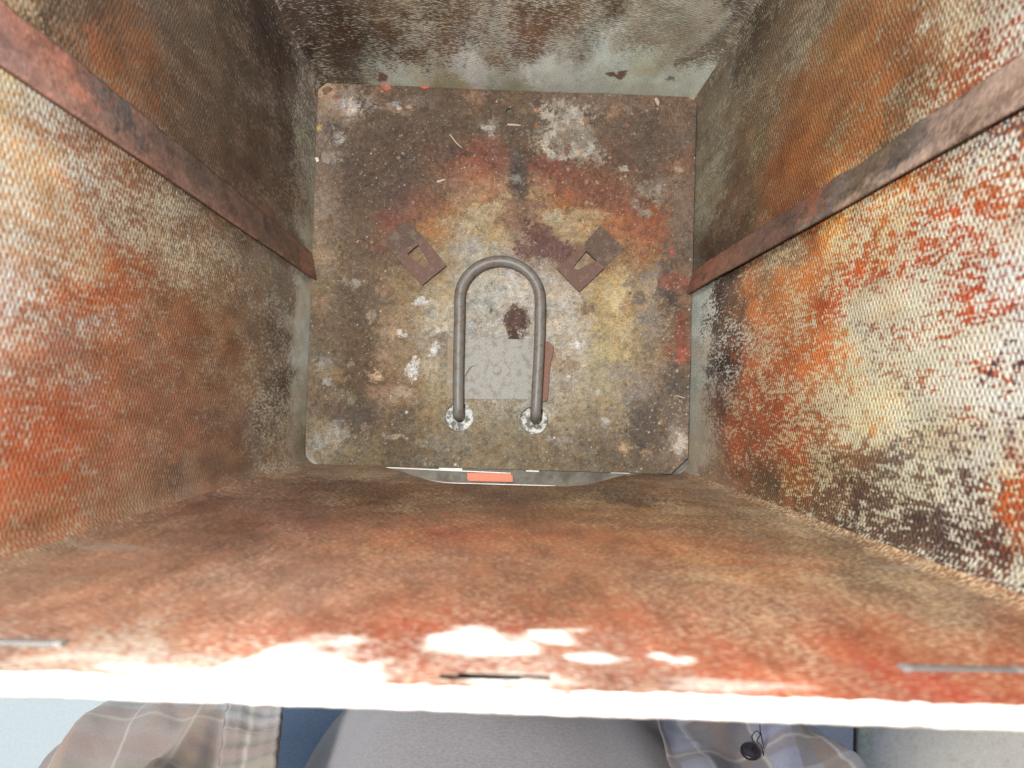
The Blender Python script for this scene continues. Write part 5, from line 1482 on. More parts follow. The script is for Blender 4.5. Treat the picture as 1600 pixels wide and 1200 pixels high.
# ------------------------------------------------------------------ heating element
ZR = 0.019
A = lambda u, v, z=ZR: at_z(u, v, z)
pts = [np.array([*A(716.5, 650, 0.008)[:2], -0.006]), np.array([*A(716.5, 650, 0.008)[:2], 0.006])]
pl = [A(715.8, 640), A(715.6, 600), A(716.2, 560), A(717, 520), A(717.6, 490)]
arc = [A(780.5 - 62.8 * math.cos(t), 468 - 60.5 * math.sin(t)) for t in np.linspace(0.0, math.pi, 15)]
prr = [A(843.5, 490), A(843, 520), A(841.5, 560), A(839.3, 600), A(837, 640)]
p2 = [np.array([*A(836.5, 654, 0.008)[:2], 0.006]), np.array([*A(836.5, 654, 0.008)[:2], -0.006])]
path = spline(pts + [A(716, 648, 0.0155)] + pl + arc + prr + [A(836.7, 650, 0.0155)] + p2, 8)
heater = bm_obj('heating_element', tube(path, 0.0041, 24), M_ROD, smoker)

# zinc plate under the element with its two bent tabs
pq = [FP(700, 529.5), FP(846, 530.5), FP(846, 624.5), FP(700, 623)]
bm_obj('terminal_plate', prism([tuple(p) for p in pq[::-1]], 0.0012, 0.0031), M_PLATE, smoker)
tl = [FP(*p) for p in ((699.5, 529), (709.5, 529), (709.5, 624), (703, 623), (700, 618), (699.5, 600))]
bm_obj('bent_tab', prism([tuple(p) for p in tl[::-1]], 0.002, 0.0062), M_TAB_TAN, smoker, bevel=0.0004)
tr = [at_z(*p, 0.0075)[:2] for p in ((850, 534), (857, 533), (861, 537), (865.5, 541.5), (864, 552), (860, 568), (858, 582), (857, 606), (856, 621), (853, 627),
                                     (846, 628), (843, 620), (845, 580))]
bm_obj('bent_tab', prism([tuple(p) for p in tr[::-1]], 0.002, 0.0080), M_TAB_RUST, smoker, bevel=0.0004)
sc = FP(776.5, 578)
bm = bmesh.new()
bmesh.ops.create_cone(bm, cap_ends=True, segments=20, radius1=0.0034, radius2=0.0030, depth=0.0006, matrix=Matrix.Translation((sc[0], sc[1], 0.0037)))
bm_obj('rivet', bm, M_PLATE, smoker)


# ------------------------------------------------------------------ slotted brackets
def bracket(raised, base, hole, zr=0.0102):
    """A strip of steel: flat foot on the floor, a joggle, then a raised plate with a slot through it."""
    TKN = 0.0032
    bm = bmesh.new()
    Rp = [at_z(*p, zr) for p in raised]                 # step-left, step-right, tip-right, tip-left
    Bp = [at_z(*p, 0.0030) for p in base]               # foot-left, foot-right
    hc = np.mean(hole, 0)
    Hp = [at_z(*(hc + (np.array(p) - hc) * 1.22), zr) for p in hole]
    def ring(pts, dz):
        return [bm.verts.new((p[0], p[1], p[2] + dz)) for p in pts]
    top_o, bot_o = ring(Rp, 0), ring(Rp, -TKN)
    top_h, bot_h = ring(Hp, 0), ring(Hp, -TKN)
    # annulus between outline and slot
    for o_, h_, fl in ((top_o, top_h, False), (bot_o, bot_h, True)):
        geom = []
        edges = []
        for lst in (o_, h_):
            for i in range(len(lst)):
                e = bm.edges.get((lst[i], lst[(i + 1) % len(lst)])) or bm.edges.new((lst[i], lst[(i + 1) % len(lst)]))
                edges.append(e)
        bmesh.ops.triangle_fill(bm, use_beauty=True, edges=edges)
    for t_, b_ in ((top_h, bot_h), (top_o, bot_o)):
        for i in range(len(t_)):
            j = (i + 1) % len(t_)
            try:
                bm.faces.new((t_[i], t_[j], b_[j], b_[i]))
            except ValueError:
                pass
    # joggle and foot
    s0, s1 = Rp[0], Rp[1]
    f0 = s0 + (Bp[0] - s0) * 0.015
    f1 = s1 + (Bp[1] - s1) * 0.015
    f0[2] = f1[2] = 0.0030
    q = ring([f0, f1], 0)
    qb = ring([f0, f1], -TKN)
    g = ring([Bp[0], Bp[1]], 0)
    gb = ring([Bp[0], Bp[1]], -TKN)
    foot = []
    bm.faces.new((top_o[0], top_o[1], q[1], q[0]))
    bm.faces.new((bot_o[1], bot_o[0], qb[0], qb[1]))
    fq = bm.faces.new((q[0], q[1], g[1], g[0]))
    fq.material_index = 1
    bm.faces.new((g[0], g[1], gb[1], gb[0]))
    for a_, b_, c_, d_ in ((q[0], g[0], gb[0], qb[0]), (q[1], g[1], gb[1], qb[1]), (top_o[0], q[0], qb[0], bot_o[0]), (top_o[1], q[1], qb[1], bot_o[1])):
        bm.faces.new((a_, b_, c_, d_))
    o = bm_obj('slotted_bracket', bm, M_BRACKET, smoker)
    o.data.materials.append(M_FOOT)
    return o


bracket([(619, 401), (661, 368), (697.5, 414.5), (659, 446)], [(598, 374), (637, 345)],
        [(640, 398), (654, 386), (665, 405), (667, 411), (662, 415), (656, 412)])
bracket([(909, 384), (945, 418), (905, 456), (869, 419)][0:2] + [(905, 456), (869, 419)], [(938, 352), (976, 389)],
        [(915, 395), (928, 407.5), (905, 419), (899, 419), (898, 416)])

# ------------------------------------------------------------------ rack rails up the two side walls
def rail(side, table, y0, y1, lean, seed):
    X = XR if side == 'right' else XL
    sg = -1 if side == 'right' else 1
    zz = np.linspace(0.004, H - 0.004, 380)
    prof = [(0.0002, y1), (0.0007, y1)]
    for t in np.linspace(0, 1, 16):
        prof.append((0.0008 + (lean - 0.0008) * t, y1 + (y0 - y1) * t))
    prof += [(lean - 0.0008, y0 - 0.0006), (lean - 0.0020, y0 + 0.0004), (0.0005, y0 + 0.0012)]
    prof = np.array(prof)
    PO, ZZ = np.meshgrid(np.arange(len(prof)), zz, indexing='ij')
    wob = 0.0003 * fbm(ZZ * 12, PO * 0.0 + seed, seed, 3)
    rag = 0.0007 * fbm(ZZ * 70, PO * 0.0 + seed, seed + 7, 4) * (prof[PO, 1] > y1 - 0.002)
    P = np.stack([X + sg * (prof[PO, 0] + wob * (prof[PO, 0] > 0.001)), prof[PO, 1] + wob + rag, ZZ], -1)
    F = grid_faces(len(prof), len(zz))
    if side == 'right':
        F = F[:, ::-1]
    me = mesh_np('rack_rail', P.reshape(-1, 3), F)
    run = np.concatenate([[0], np.cumsum(np.hypot(*np.diff(prof, axis=0).T))])
    S = run[PO].ravel() + y0
    Z = ZZ.ravel()
    set_uv(me, np.stack([S, Z], -1))
    T = np.array(table)
    st_ = lambda z: -0.2 * np.log(D - z)
    yv = prof[PO, 1].ravel()
    wy = 0.004 * fbm(S * 150, Z * 60, seed + 1, 4) + 0.0015 * rng.standard_normal(S.shape)
    wz = 0.012 * fbm(S * 150, Z * 60, seed + 2, 4) + 0.006 * rng.standard_normal(S.shape)
    V = idw(yv + wy, st_(np.clip(Z + wz, 0, H)), T[:, 0], st_(T[:, 1]), T[:, 2:5], p=4)
    V = V * (1 + 0.30 * fbm(S * 220, Z * 90, seed + 4, 4) + 0.15 * rng.standard_normal(S.shape))[:, None]
    blk = smooth(0.25, 0.6, fbm(S * 160, Z * 55, seed + 14, 5) - 0.02 / (D - Z) * 0.3)[:, None] * 0.42
    V = V * (1 - blk) + np.array([0.045, 0.036, 0.032]) * blk
    set_col(me, 'stain', np.clip(V, 0.01, 0.8))
    return link('rack_rail', me, M_RAIL, smoker)


rail('right', T_RAIL_R, 0.0905, 0.1080, 0.0050, 81)
rail('left', T_RAIL_L, 0.0920, 0.1130, 0.0055, 83)

# ------------------------------------------------------------------ pan slot at the foot of the front wall
bm_obj('drawer_channel', box(XL + 0.02, XR - 0.02, YF - 0.040, YF - 0.0002, -0.0060, -0.0015), M_LEDGE, smoker)


def ledge_bar(name, p, q, w, z0, z1, mat):
    """Thin straight strip on the channel between two points seen at p and q."""
    a, b = at_z(*p, z1)[:2], at_z(*q, z1)[:2]
    d = (b - a) / np.linalg.norm(b - a)
    nn = np.array([-d[1], d[0]]) * w / 2
    return bm_obj(name, prism([tuple(a - nn), tuple(b - nn), tuple(b + nn), tuple(a + nn)], z0, z1), mat, smoker)


ledge_bar('drawer_runner', (604, 730.5), (798, 739.5), 0.0008, -0.0010, 0.0004, M_BRIGHT)
ledge_bar('drawer_lip', (686, 731), (722, 733.5), 0.0022, -0.0012, -0.0004, M_BRIGHT)
ledge_bar('drawer_lip', (822, 735.5), (842, 736.5), 0.0012, -0.0012, 0.0002, M_BRIGHT)
ledge_bar('drawer_lip', (954, 738), (984, 739), 0.0014, -0.0012, 0.0002, M_BRIGHT)
ledge_bar('rusty_strip', (625, 729.5), (657, 731), 0.0014, -0.0012, -0.0003, M_TAB_RUST)
op = [at_z(*p, 0.002)[:2] for p in ((730, 738.5), (797, 740), (801.5, 743), (801.5, 753.5), (732, 752), (729.5, 748))]
bm_obj('slot_light_block', prism([tuple(p) for p in op[::-1]], -0.0012, 0.0022), M_ORANGE, smoker, bevel=0.0006)  # added block; light coming through the slot is painted as its colour
# the slot's folded top edge
tp = []
for x in np.linspace(NOTCH[0] + 0.004, NOTCH[1] - 0.004, 40):
    e = 0.075
    t = min(1, max(0, (x - NOTCH[0]) / e))
    t2 = min(1, max(0, (NOTCH[1] - x) / e))
    k = t * t * (3 - 2 * t) * t2 * t2 * (3 - 2 * t2)
    tp.append((x, YF - 0.0004, NOTCH[2] * k + 0.0003))
bm_obj('slot_edge', tube(np.array(tp[4:26]), 0.0005, 8), M_BRIGHT, smoker)
bm_obj('slot_edge', tube(np.array(tp[25:37]), 0.00045, 8), M_TAB_RUST, smoker)

# ------------------------------------------------------------------ loose bits lying on the floor pan
def flake(name, outline, z, col, label, cat, curl=0.0015, group=None):
    P = [at_z(*p, z) for p in outline]
    c = np.mean(P, 0)
    bm = bmesh.new()
    top = [bm.verts.new((p[0], p[1], z + 0.0004 + curl * ((i * 7) % 3) / 2)) for i, p in enumerate(P)]
    bot = [bm.verts.new((p[0], p[1], z + 0.00005)) for p in P]
    ct = bm.verts.new((c[0], c[1], z + 0.0008))
    m_ = len(P)
    for i in range(m_):
        bm.faces.new((top[i], top[(i + 1) % m_], ct))
        bm.faces.new((top[(i + 1) % m_], top[i], bot[i], bot[(i + 1) % m_]))
    bm.faces.new(bot)
    o = bm_obj(name, bm, plain_mat(name + '_surface', col, 0.7, 0, 0.25, 500, 0.2), None)
    return tag(o, label, cat, group=group)


def straw(pts, rad, col, label):
    P = spline([at_z(*p, 0.0034 + 0.0006 * (i % 2)) for i, p in enumerate(pts)], 6)
    o = bm_obj('straw_bit', tube(P, np.linspace(rad, rad * 0.55, len(P)), 8), plain_mat('dry_straw', col, 0.7, 0, 0.2, 600, 0.1), None)
    return tag(o, label, 'straw')


flake('rust_flake', [(593, 131), (599, 127), (607, 131), (611, 138), (605, 143), (597, 139)], 0.003, (0.42, 0.15, 0.10), 'red rust flake lying against the far wall left of centre', 'flake')
flake('curled_flake', [(503, 139), (512, 136), (520, 140), (514, 144), (507, 149)], 0.003, (0.20, 0.13, 0.08), 'brown curled flake lifted off the far left corner of the floor', 'flake', 0.003)
flake('red_sliver', [(656, 136), (664, 135), (672, 137), (664, 139)], 0.003, (0.65, 0.10, 0.06), 'thin bright red sliver at the foot of the far wall', 'sliver', 0.0005)
flake('seed_husk', [(1022, 154), (1026, 153), (1030, 160), (1029, 166), (1025, 163)], 0.003, (0.42, 0.38, 0.27), 'pale tan seed husk near the far right corner of the floor', 'husk', 0.001)
flake('paper_scrap', [(502, 240), (508, 237), (517, 251), (514, 257), (503, 253)], 0.003, (0.27, 0.22, 0.18), 'dull tan scrap lying beside the left wall', 'scrap', 0.0006)
flake('white_chip', [(492, 247), (497, 246), (499, 251), (495, 254)], 0.003, (0.8, 0.78, 0.72), 'small white chip touching the left wall beside a tan scrap', 'chip', 0.0006)
flake('red_bead', [(1047, 392), (1050, 390.5), (1053, 392), (1053, 395.5), (1050, 397), (1047, 395.5)], 0.003, (0.55, 0.06, 0.07), 'tiny red bead on the floor near the right wall', 'bead', 0.0)
straw([(703, 210), (709, 218), (714, 224), (722, 231)], 0.0006, (0.55, 0.48, 0.36), 'forked pale straw pointing at a dark spot on the far half of the floor')
straw([(793, 194.5), (803, 195), (814, 196)], 0.0008, (0.62, 0.54, 0.46), 'short pale straw just below the small round hole')
straw([(683, 284), (690, 282), (696, 280)], 0.0009, (0.6, 0.55, 0.44), 'short fat straw above the left slotted bracket')
straw([(727, 588), (731, 580), (737, 573), (742, 571)], 0.0005, (0.22, 0.17, 0.13), 'dark curved bristle on the grey plate inside the heating element')
straw([(1070, 622), (1063, 620), (1058, 618)], 0.0004, (0.45, 0.38, 0.25), 'fine tan stalk lying against the right wall')

# ------------------------------------------------------------------ ground and plinth
GZ0 = -0.45
bm = box(-6, 0.0, -6, 6, GZ0 - 0.1, GZ0)
M_CONC_L = plain_mat('pale_concrete', (0.58, 0.65, 0.64), 0.85, 0, 0.08, 260, 0.4, 0.001)
M_CONC_R = plain_mat('grey_concrete', (0.62, 0.57, 0.47), 0.85, 0, 0.13, 260, 0.5, 0.0012, (0.54, 0.49, 0.40), 0.3)
g0 = bm_obj('ground', bm, M_CONC_L, None)
tag(g0, kind='structure')
g1 = bm_obj('pavement', box(0.5060, 6, -6, 6, GZ0 - 0.1, GZ0 + 0.002), M_CONC_R, None)
tag(g1, kind='structure')
g4 = bm_obj('pavement', box(0.0015, 0.4990, -6, 6, GZ0 - 0.1, GZ0 + 0.001), plain_mat('light_concrete', (0.66, 0.60, 0.54), 0.85, 0, 0.12, 260, 0.4, 0.001), None)
tag(g4, kind='structure')
g2 = bm_obj('pavement_joint', box(0.4995, 0.5065, -6, 6, GZ0 - 0.1, GZ0 - 0.006), plain_mat('joint_filler', (0.11, 0.10, 0.08), 0.9, 0, 0.5, 120, 0.5), None)
tag(g2, kind='structure')
g3 = bm_obj('pavement_sealant', box(0.5072, 0.520, -6, 6, GZ0 - 0.01, GZ0 + 0.0045), plain_mat('pale_sealant', (0.62, 0.58, 0.40), 0.8, 0, 0.3, 150, 0.4), None)
tag(g3, kind='structure')
pln = bm_obj('plinth', box(XL - 0.008, XR + 0.008, YF - 0.012, YB + 0.01, GZ0 + 0.0005, -0.0135), M_CONC_R, None)
tag(pln, kind='structure')

TEE_COL = (0.33, 0.322, 0.335)
# ------------------------------------------------------------------ the photographer standing at the near side
person = bpy.data.objects.new('person', None)
person.location = (0, -0.3, GZ0)
C.objects.link(person)
tag(person, 'person in grey T-shirt, open plaid shirt and jeans standing behind the near rim', 'person')
bpy.context.view_layer.update()


def child(name, me_or_bm, mat, parent, sm=True, bevel=0.0):
    o = bm_obj(name, me_or_bm, mat, None, sm, bevel) if isinstance(me_or_bm, bmesh.types.BMesh) else link(name, me_or_bm, mat, None)
    o.parent = parent
    o.matrix_parent_inverse = parent.matrix_world.inverted()
    return o


def fabric(name, col, weave=1400.0, var=0.12, melange=None):
    m, nt, N, L, B = new_mat(name)
    tc = nd(N, 'ShaderNodeTexCoord')
    n1 = nd(N, 'ShaderNodeTexNoise', Scale=weave, Detail=3.0, Roughness=0.7)
    mp = nd(N, 'ShaderNodeMapping')
    mp.inputs['Scale'].default_value = (0.45, 1.0, 1.0)
    L.new(tc.outputs['Object'], mp.inputs['Vector'])
    L.new(mp.outputs[0], n1.inputs['Vector'])
    f = nd(N, 'ShaderNodeMapRange')
    f.inputs[1].default_value = 0.3
    f.inputs[2].default_value = 0.7
    f.inputs[3].default_value = 1 - var
    f.inputs[4].default_value = 1 + var
    L.new(n1.outputs[0], f.inputs[0])
    cc = nd(N, 'ShaderNodeCombineColor')
    for i in range(3):
        L.new(f.outputs[0], cc.inputs[i])
    L.new(mix_col(N, L, 1.0, col, cc.outputs[0], 'MULTIPLY'), B.inputs['Base Color'])
    B.inputs['Roughness'].default_value = 0.9
    B.inputs['Sheen Weight'].default_value = 0.15
    bp = nd(N, 'ShaderNodeBump', Strength=0.35, Distance=0.0006)
    L.new(n1.outputs[0], bp.inputs['Height'])
    L.new(bp.outputs[0], B.inputs['Normal'])
    return m


def plaid(name, base, bands, lines):
    """Woven plaid from UV in metres: bands = (axis, period, from, to, colour, amount)."""
    m = fabric(name, base)
    nt = m.node_tree
    N, L, B = nt.nodes, nt.links, nt.nodes['Principled BSDF']
    mult = B.inputs['Base Color'].links[0].from_node
    uv = nd(N, 'ShaderNodeUVMap')
    uv.uv_map = 'UVMap'
    wb = nd(N, 'ShaderNodeTexNoise', Scale=60.0, Detail=2.0)
    L.new(uv.outputs[0], wb.inputs['Vector'])
    sp = nd(N, 'ShaderNodeSeparateXYZ')
    L.new(uv.outputs[0], sp.inputs[0])
    col = None
    prev = base
    for ax, per, a, b, c, amt in bands + lines:
        x = math_n(N, L, 'ADD', sp.outputs[ax], math_n(N, L, 'MULTIPLY', wb.outputs[0], 0.0025))
        fr = math_n(N, L, 'FRACT', math_n(N, L, 'DIVIDE', x, per))
        up = nd(N, 'ShaderNodeMapRange', interpolation_type='SMOOTHSTEP')
        e = 0.0012 / per
        up.inputs[1].default_value = a - e
        up.inputs[2].default_value = a + e
        L.new(fr, up.inputs[0])
        dn = nd(N, 'ShaderNodeMapRange', interpolation_type='SMOOTHSTEP')
        dn.inputs[1].default_value = b - e
        dn.inputs[2].default_value = b + e
        dn.inputs[3].default_value = 1
        dn.inputs[4].default_value = 0
        L.new(fr, dn.inputs[0])
        k = math_n(N, L, 'MULTIPLY', math_n(N, L, 'MULTIPLY', up.outputs[0], dn.outputs[0]), amt)
        prev = mix_col(N, L, k, prev, c)
    L.new(prev, mult.inputs[6])
    return m


M_TEE = fabric('grey_marl_jersey', TEE_COL, 1100.0, 0.20)
M_JEAN = fabric('blue_denim', (0.33, 0.47, 0.62), 1300.0, 0.22)
SH = (0.31, 0.265, 0.24)
M_PLAID_L = plaid('tan_plaid', SH,
                  [(1, 0.090, 0.05, 0.24, (0.36, 0.37, 0.38), 0.7), (1, 0.090, 0.30, 0.42, (0.24, 0.19, 0.165), 0.6), (1, 0.090, 0.46, 0.62, (0.32, 0.30, 0.225), 0.6),
                   (1, 0.090, 0.68, 0.80, (0.30, 0.22, 0.20), 0.5), (0, 0.110, 0.55, 0.75, (0.40, 0.27, 0.19), 0.45)],
                  [(0, 0.055, 0.30, 0.345, (0.55, 0.52, 0.45), 0.5), (1, 0.045, 0.88, 0.92, (0.55, 0.52, 0.45), 0.4)])
M_PLAID_R = plaid('blue_grey_plaid', (0.19, 0.18, 0.195),
                  [(0, 0.070, 0.10, 0.42, (0.30, 0.32, 0.42), 0.8), (1, 0.070, 0.15, 0.45, (0.36, 0.38, 0.40), 0.55), (0, 0.070, 0.62, 0.80, (0.24, 0.17, 0.13), 0.6),
                   (1, 0.070, 0.62, 0.78, (0.22, 0.18, 0.17), 0.55)],
                  [(0, 0.050, 0.50, 0.535, (0.55, 0.54, 0.50), 0.6), (1, 0.055, 0.90, 0.93, (0.52, 0.5, 0.46), 0.5)])
M_SKIN = plain_mat('skin', (0.55, 0.33, 0.24), 0.5, 0, 0.06, 120, 0.1)

# continuous body under the clothes
joints = [((0, -0.34, -0.02), 0.125), ((0, -0.35, 0.16), 0.12), ((0, -0.37, 0.36), 0.125), ((0, -0.36, 0.50), 0.075), ((0, -0.33, 0.60), 0.05), ((0, -0.29, 0.70), 0.075),
          ((0, -0.25, 0.80), 0.095), ((0, -0.24, 0.88), 0.06),
          ((-0.10, -0.34, -0.08), 0.095), ((-0.11, -0.33, -0.27), 0.065), ((-0.11, -0.35, -0.40), 0.05), ((-0.11, -0.25, -0.425), 0.03),
          ((0.10, -0.34, -0.08), 0.095), ((0.11, -0.33, -0.27), 0.065), ((0.11, -0.35, -0.40), 0.05), ((0.11, -0.25, -0.425), 0.03),
          ((-0.19, -0.37, 0.50), 0.055), ((-0.29, -0.25, 0.52), 0.04), ((-0.11, -0.10, 0.69), 0.026),
          ((0.19, -0.37, 0.50), 0.055), ((0.29, -0.25, 0.52), 0.04), ((0.11, -0.10, 0.69), 0.026)]
links = [(0, 1), (1, 2), (2, 3), (3, 4), (4, 5), (5, 6), (6, 7), (0, 8), (8, 9), (9, 10), (10, 11), (0, 12), (12, 13), (13, 14), (14, 15),
         (3, 16), (16, 17), (17, 18), (3, 19), (19, 20), (20, 21)]
for sgn, wrist in ((-1, 18), (1, 21)):
    palm = len(joints)
    joints.append(((0.075 * sgn, -0.075, 0.70), 0.020))
    links.append((wrist, palm))
    for k, (dx, ln) in enumerate(((-0.018, 0.030), (-0.006, 0.036), (0.006, 0.034), (0.018, 0.026))):
        a = len(joints)
        bx, by, bz = 0.058 * sgn, -0.058 + dx * 0.9, 0.712
        joints.append(((bx, by, bz), 0.0085))
        joints.append(((bx - sgn * ln * 0.7, by + 0.004, bz + 0.004), 0.008))
        joints.append(((bx - sgn * ln, by + 0.006, bz - 0.012), 0.007))
        links += [(palm, a), (a, a + 1), (a + 1, a + 2)]
    a = len(joints)
    joints.append(((0.060 * sgn, -0.070, 0.682), 0.010))
    joints.append(((0.040 * sgn, -0.060, 0.675), 0.009))
    links += [(palm, a), (a, a + 1)]
bme = bpy.data.meshes.new('body')
bme.from_pydata([j[0] for j in joints], links, [])
body = bpy.data.objects.new('body', bme)
C.objects.link(body)
sk = body.modifiers.new('skin', 'SKIN')
for i, j in enumerate(joints):
    bme.skin_vertices[0].data[i].radius = (j[1], j[1])
bme.skin_vertices[0].data[0].use_root = True
ss = body.modifiers.new('smooth', 'SUBSURF')
ss.levels = ss.render_levels = 1
bme.materials.append(M_SKIN)
body.parent = person
body.matrix_parent_inverse = person.matrix_world.inverted()
hair_bm = bmesh.new()
bmesh.ops.create_uvsphere(hair_bm, u_segments=24, v_segments=14, radius=0.108)
for v in hair_bm.verts:
    v.co = Vector((v.co.x * 0.92, -0.262 + v.co.y * 1.02, 0.845 + v.co.z * 0.85))
bmesh.ops.delete(hair_bm, geom=[v for v in hair_bm.verts if v.co.z < 0.79 and v.co.y > -0.27], context='VERTS')
child('hair', hair_bm, plain_mat('brown_hair', (0.08, 0.05, 0.03), 0.7, 0, 0.4, 200, 0.6), person)


def loft(sections, seg=96, cap=False, wrinkle=0.0, seed=1, uvscale=None):
    """Closed tube through ellipse sections (cx, cy, z, rx, ry)."""
    S_ = np.array(sections, float)
    t = np.linspace(0, len(S_) - 1, len(S_) * 10)
    I = np.stack([np.interp(t, np.arange(len(S_)), S_[:, k]) for k in range(5)], -1)
    ker = np.ones(9) / 9
    for k in range(5):
        I[:, k] = np.convolve(np.pad(I[:, k], 4, mode='edge'), ker, 'valid')
    th = np.linspace(0, 2 * math.pi, seg, endpoint=False)
    P = np.stack([I[:, None, 0] + I[:, None, 3] * np.cos(th)[None], I[:, None, 1] + I[:, None, 4] * np.sin(th)[None], np.repeat(I[:, None, 2], seg, 1)], -1)
    if wrinkle:
        nz = wrinkle * fbm(np.cos(th)[None] * 2.5 + I[:, None, 2] * 6, np.sin(th)[None] * 2.5 + I[:, None, 2] * 9, seed, 4)
        nrm = P - np.stack([np.repeat(I[:, None, 0], seg, 1), np.repeat(I[:, None, 1], seg, 1), P[..., 2]], -1)
        nrm /= np.linalg.norm(nrm, axis=-1, keepdims=True) + 1e-9
        P = P + nrm * nz[..., None]
    m_, F = len(I), []
    idx = np.arange(m_ * seg).reshape(m_, seg)
    nxt = np.roll(idx, -1, 1)
    F = np.stack([idx[:-1], nxt[:-1], nxt[1:], idx[1:]], -1).reshape(-1, 4)
    return P.reshape(-1, 3), F


V_, F_ = loft([(0.006, -0.315, -0.06, 0.135, 0.105), (0.010, -0.298, 0.02, 0.140, 0.122), (0.012, -0.288, 0.12, 0.140, 0.130), (0.014, -0.286, 0.19, 0.136, 0.124), (0.006, -0.305, 0.28, 0.145, 0.105),
               (0.0, -0.345, 0.40, 0.165, 0.11), (0.0, -0.37, 0.50, 0.17, 0.09), (0.0, -0.36, 0.55, 0.09, 0.07)], wrinkle=0.0025, seed=3)
tee = child('t_shirt', mesh_np('t_shirt', V_, F_), M_TEE, person)
V_, F_ = loft([(0.0, -0.30, 0.075, 0.10, 0.08), (0.0, -0.30, 0.070, 0.155, 0.12), (0, -0.305, 0.05, 0.195, 0.140), (0.0, -0.315, -0.02, 0.200, 0.150), (0, -0.325, -0.08, 0.185, 0.135), (0, -0.33, -0.13, 0.17, 0.115)], wrinkle=0.002, seed=5)
child('jeans', mesh_np('jeans', V_, F_), M_JEAN, person)
for s_ in (-1, 1):
    V_, F_ = loft([(0.085 * s_, -0.31, -0.06, 0.098, 0.13), (0.095 * s_, -0.27, -0.16, 0.095, 0.115), (0.11 * s_, -0.31, -0.27, 0.075, 0.085), (0.11 * s_, -0.34, -0.42, 0.07, 0.08)], wrinkle=0.004, seed=7 + s_)
    child('trouser_leg', mesh_np('trouser_leg', V_, F_), M_JEAN, person)

# the open overshirt: two hanging front panels, a collarless back, sleeves
shirt_root = bpy.data.objects.new('overshirt', None)
C.objects.link(shirt_root)
shirt_root.parent = person
bpy.context.view_layer.update()


def bilinear_panel(name, c00, c01, c10, c11, na, nb, fold, mat, thick=0.0012, tuck=0.10):
    """Hanging cloth panel: a runs from the button edge outward, b from the upper edge to the hem; past the outer side it turns under."""
    c00, c01, c10, c11 = map(np.array, (c00, c01, c10, c11))
    a = np.linspace(0, 1.0, na)
    b = np.linspace(0, 1.0, nb)
    Aa, Bb = np.meshgrid(a, b, indexing='ij')
    P = (c00 * ((1 - Aa) * (1 - Bb))[..., None] + c01 * ((1 - Aa) * Bb)[..., None] + c10 * (Aa * (1 - Bb))[..., None] + c11 * (Aa * Bb)[..., None])
    nrm = np.cross(c10 - c00, c01 - c00)
    nrm /= np.linalg.norm(nrm)
    if nrm[2] < 0:
        nrm = -nrm
    P = P + nrm * fold(Aa, Bb)[..., None]
    # turned-under side
    ex = np.linspace(0, 1, 12)[1:]
    side = []
    for e in ex:
        q = P[-1] + (P[-1] - P[-2]) / np.linalg.norm(P[-1] - P[-2], axis=1, keepdims=True) * 0.008 * math.sin(e * math.pi / 2)
        q = q - nrm * tuck * e + np.array([0, -0.02 * e, 0])
        side.append(q)
    P = np.concatenate([P, np.array(side)], 0)
    na2 = len(P)
    top = P.reshape(-1, 3)
    bot = top - nrm * thick
    F = grid_faces(na2, nb)
    Nv = len(top)
    allF = [F, F[:, ::-1] + Nv]
    idx = np.arange(Nv).reshape(na2, nb)
    for e in (idx[0], idx[-1], idx[:, 0], idx[:, -1]):
        allF.append(np.stack([e[:-1], e[1:], e[1:] + Nv, e[:-1] + Nv], -1))
    me = mesh_np(name, np.vstack([top, bot]), np.vstack(allF))
    wa = np.linalg.norm(c10 - c00)
    wb_ = np.linalg.norm(c01 - c00)
    av = np.concatenate([a, 1 + ex * 0.2])
    UVp = np.stack(np.meshgrid(av * wa, b * wb_, indexing='ij'), -1).reshape(-1, 2)
    set_uv(me, np.vstack([UVp, UVp]))
    return me, P, nrm


def fold_l(a, b):
    f = 0.010 * np.exp(-((a - 0.30 - 0.10 * (1 - b)) / 0.055) ** 2) * smooth(0.85, 0.25, b) * 1.6
    f += 0.006 * np.sin(b * 9 + a * 3.0) * smooth(0.1, 0.5, a) + 0.003 * np.sin(a * 22 + b * 5)
    f -= 0.008 * np.exp(-((a - 0.235) / 0.03) ** 2) * smooth(0.9, 0.3, b)
    return f + 0.0015 * fbm(a * 9, b * 9, 17, 3) - 0.02 * smooth(0.8, 1.0, a)


me, PL_, nl = bilinear_panel('front_panel', at_z(434, 1290, 0.25), at_z(442, 1055, 0.125), at_z(-100, 1320, 0.19), at_z(155, 1052, 0.06), 70, 50, fold_l, M_PLAID_L)
pan_l = child('front_panel', me, M_PLAID_L, shirt_root)


def fold_r(a, b):
    f = 0.006 * np.sin(a * 8 + b * 4) + 0.004 * np.sin(a * 17 - b * 6 + 1.0)
    return f + 0.0015 * fbm(a * 9, b * 9, 19, 3) - 0.012 * smooth(0.8, 1.0, a)


me, PR_, nr = bilinear_panel('front_panel', at_z(1075, 1310, 0.25), at_z(1015, 1082, 0.16), at_z(1412, 1234, 0.18), at_z(1266, 1082, 0.09), 60, 50, fold_r, M_PLAID_R)
pan_r = child('front_panel', me, M_PLAID_R, shirt_root)

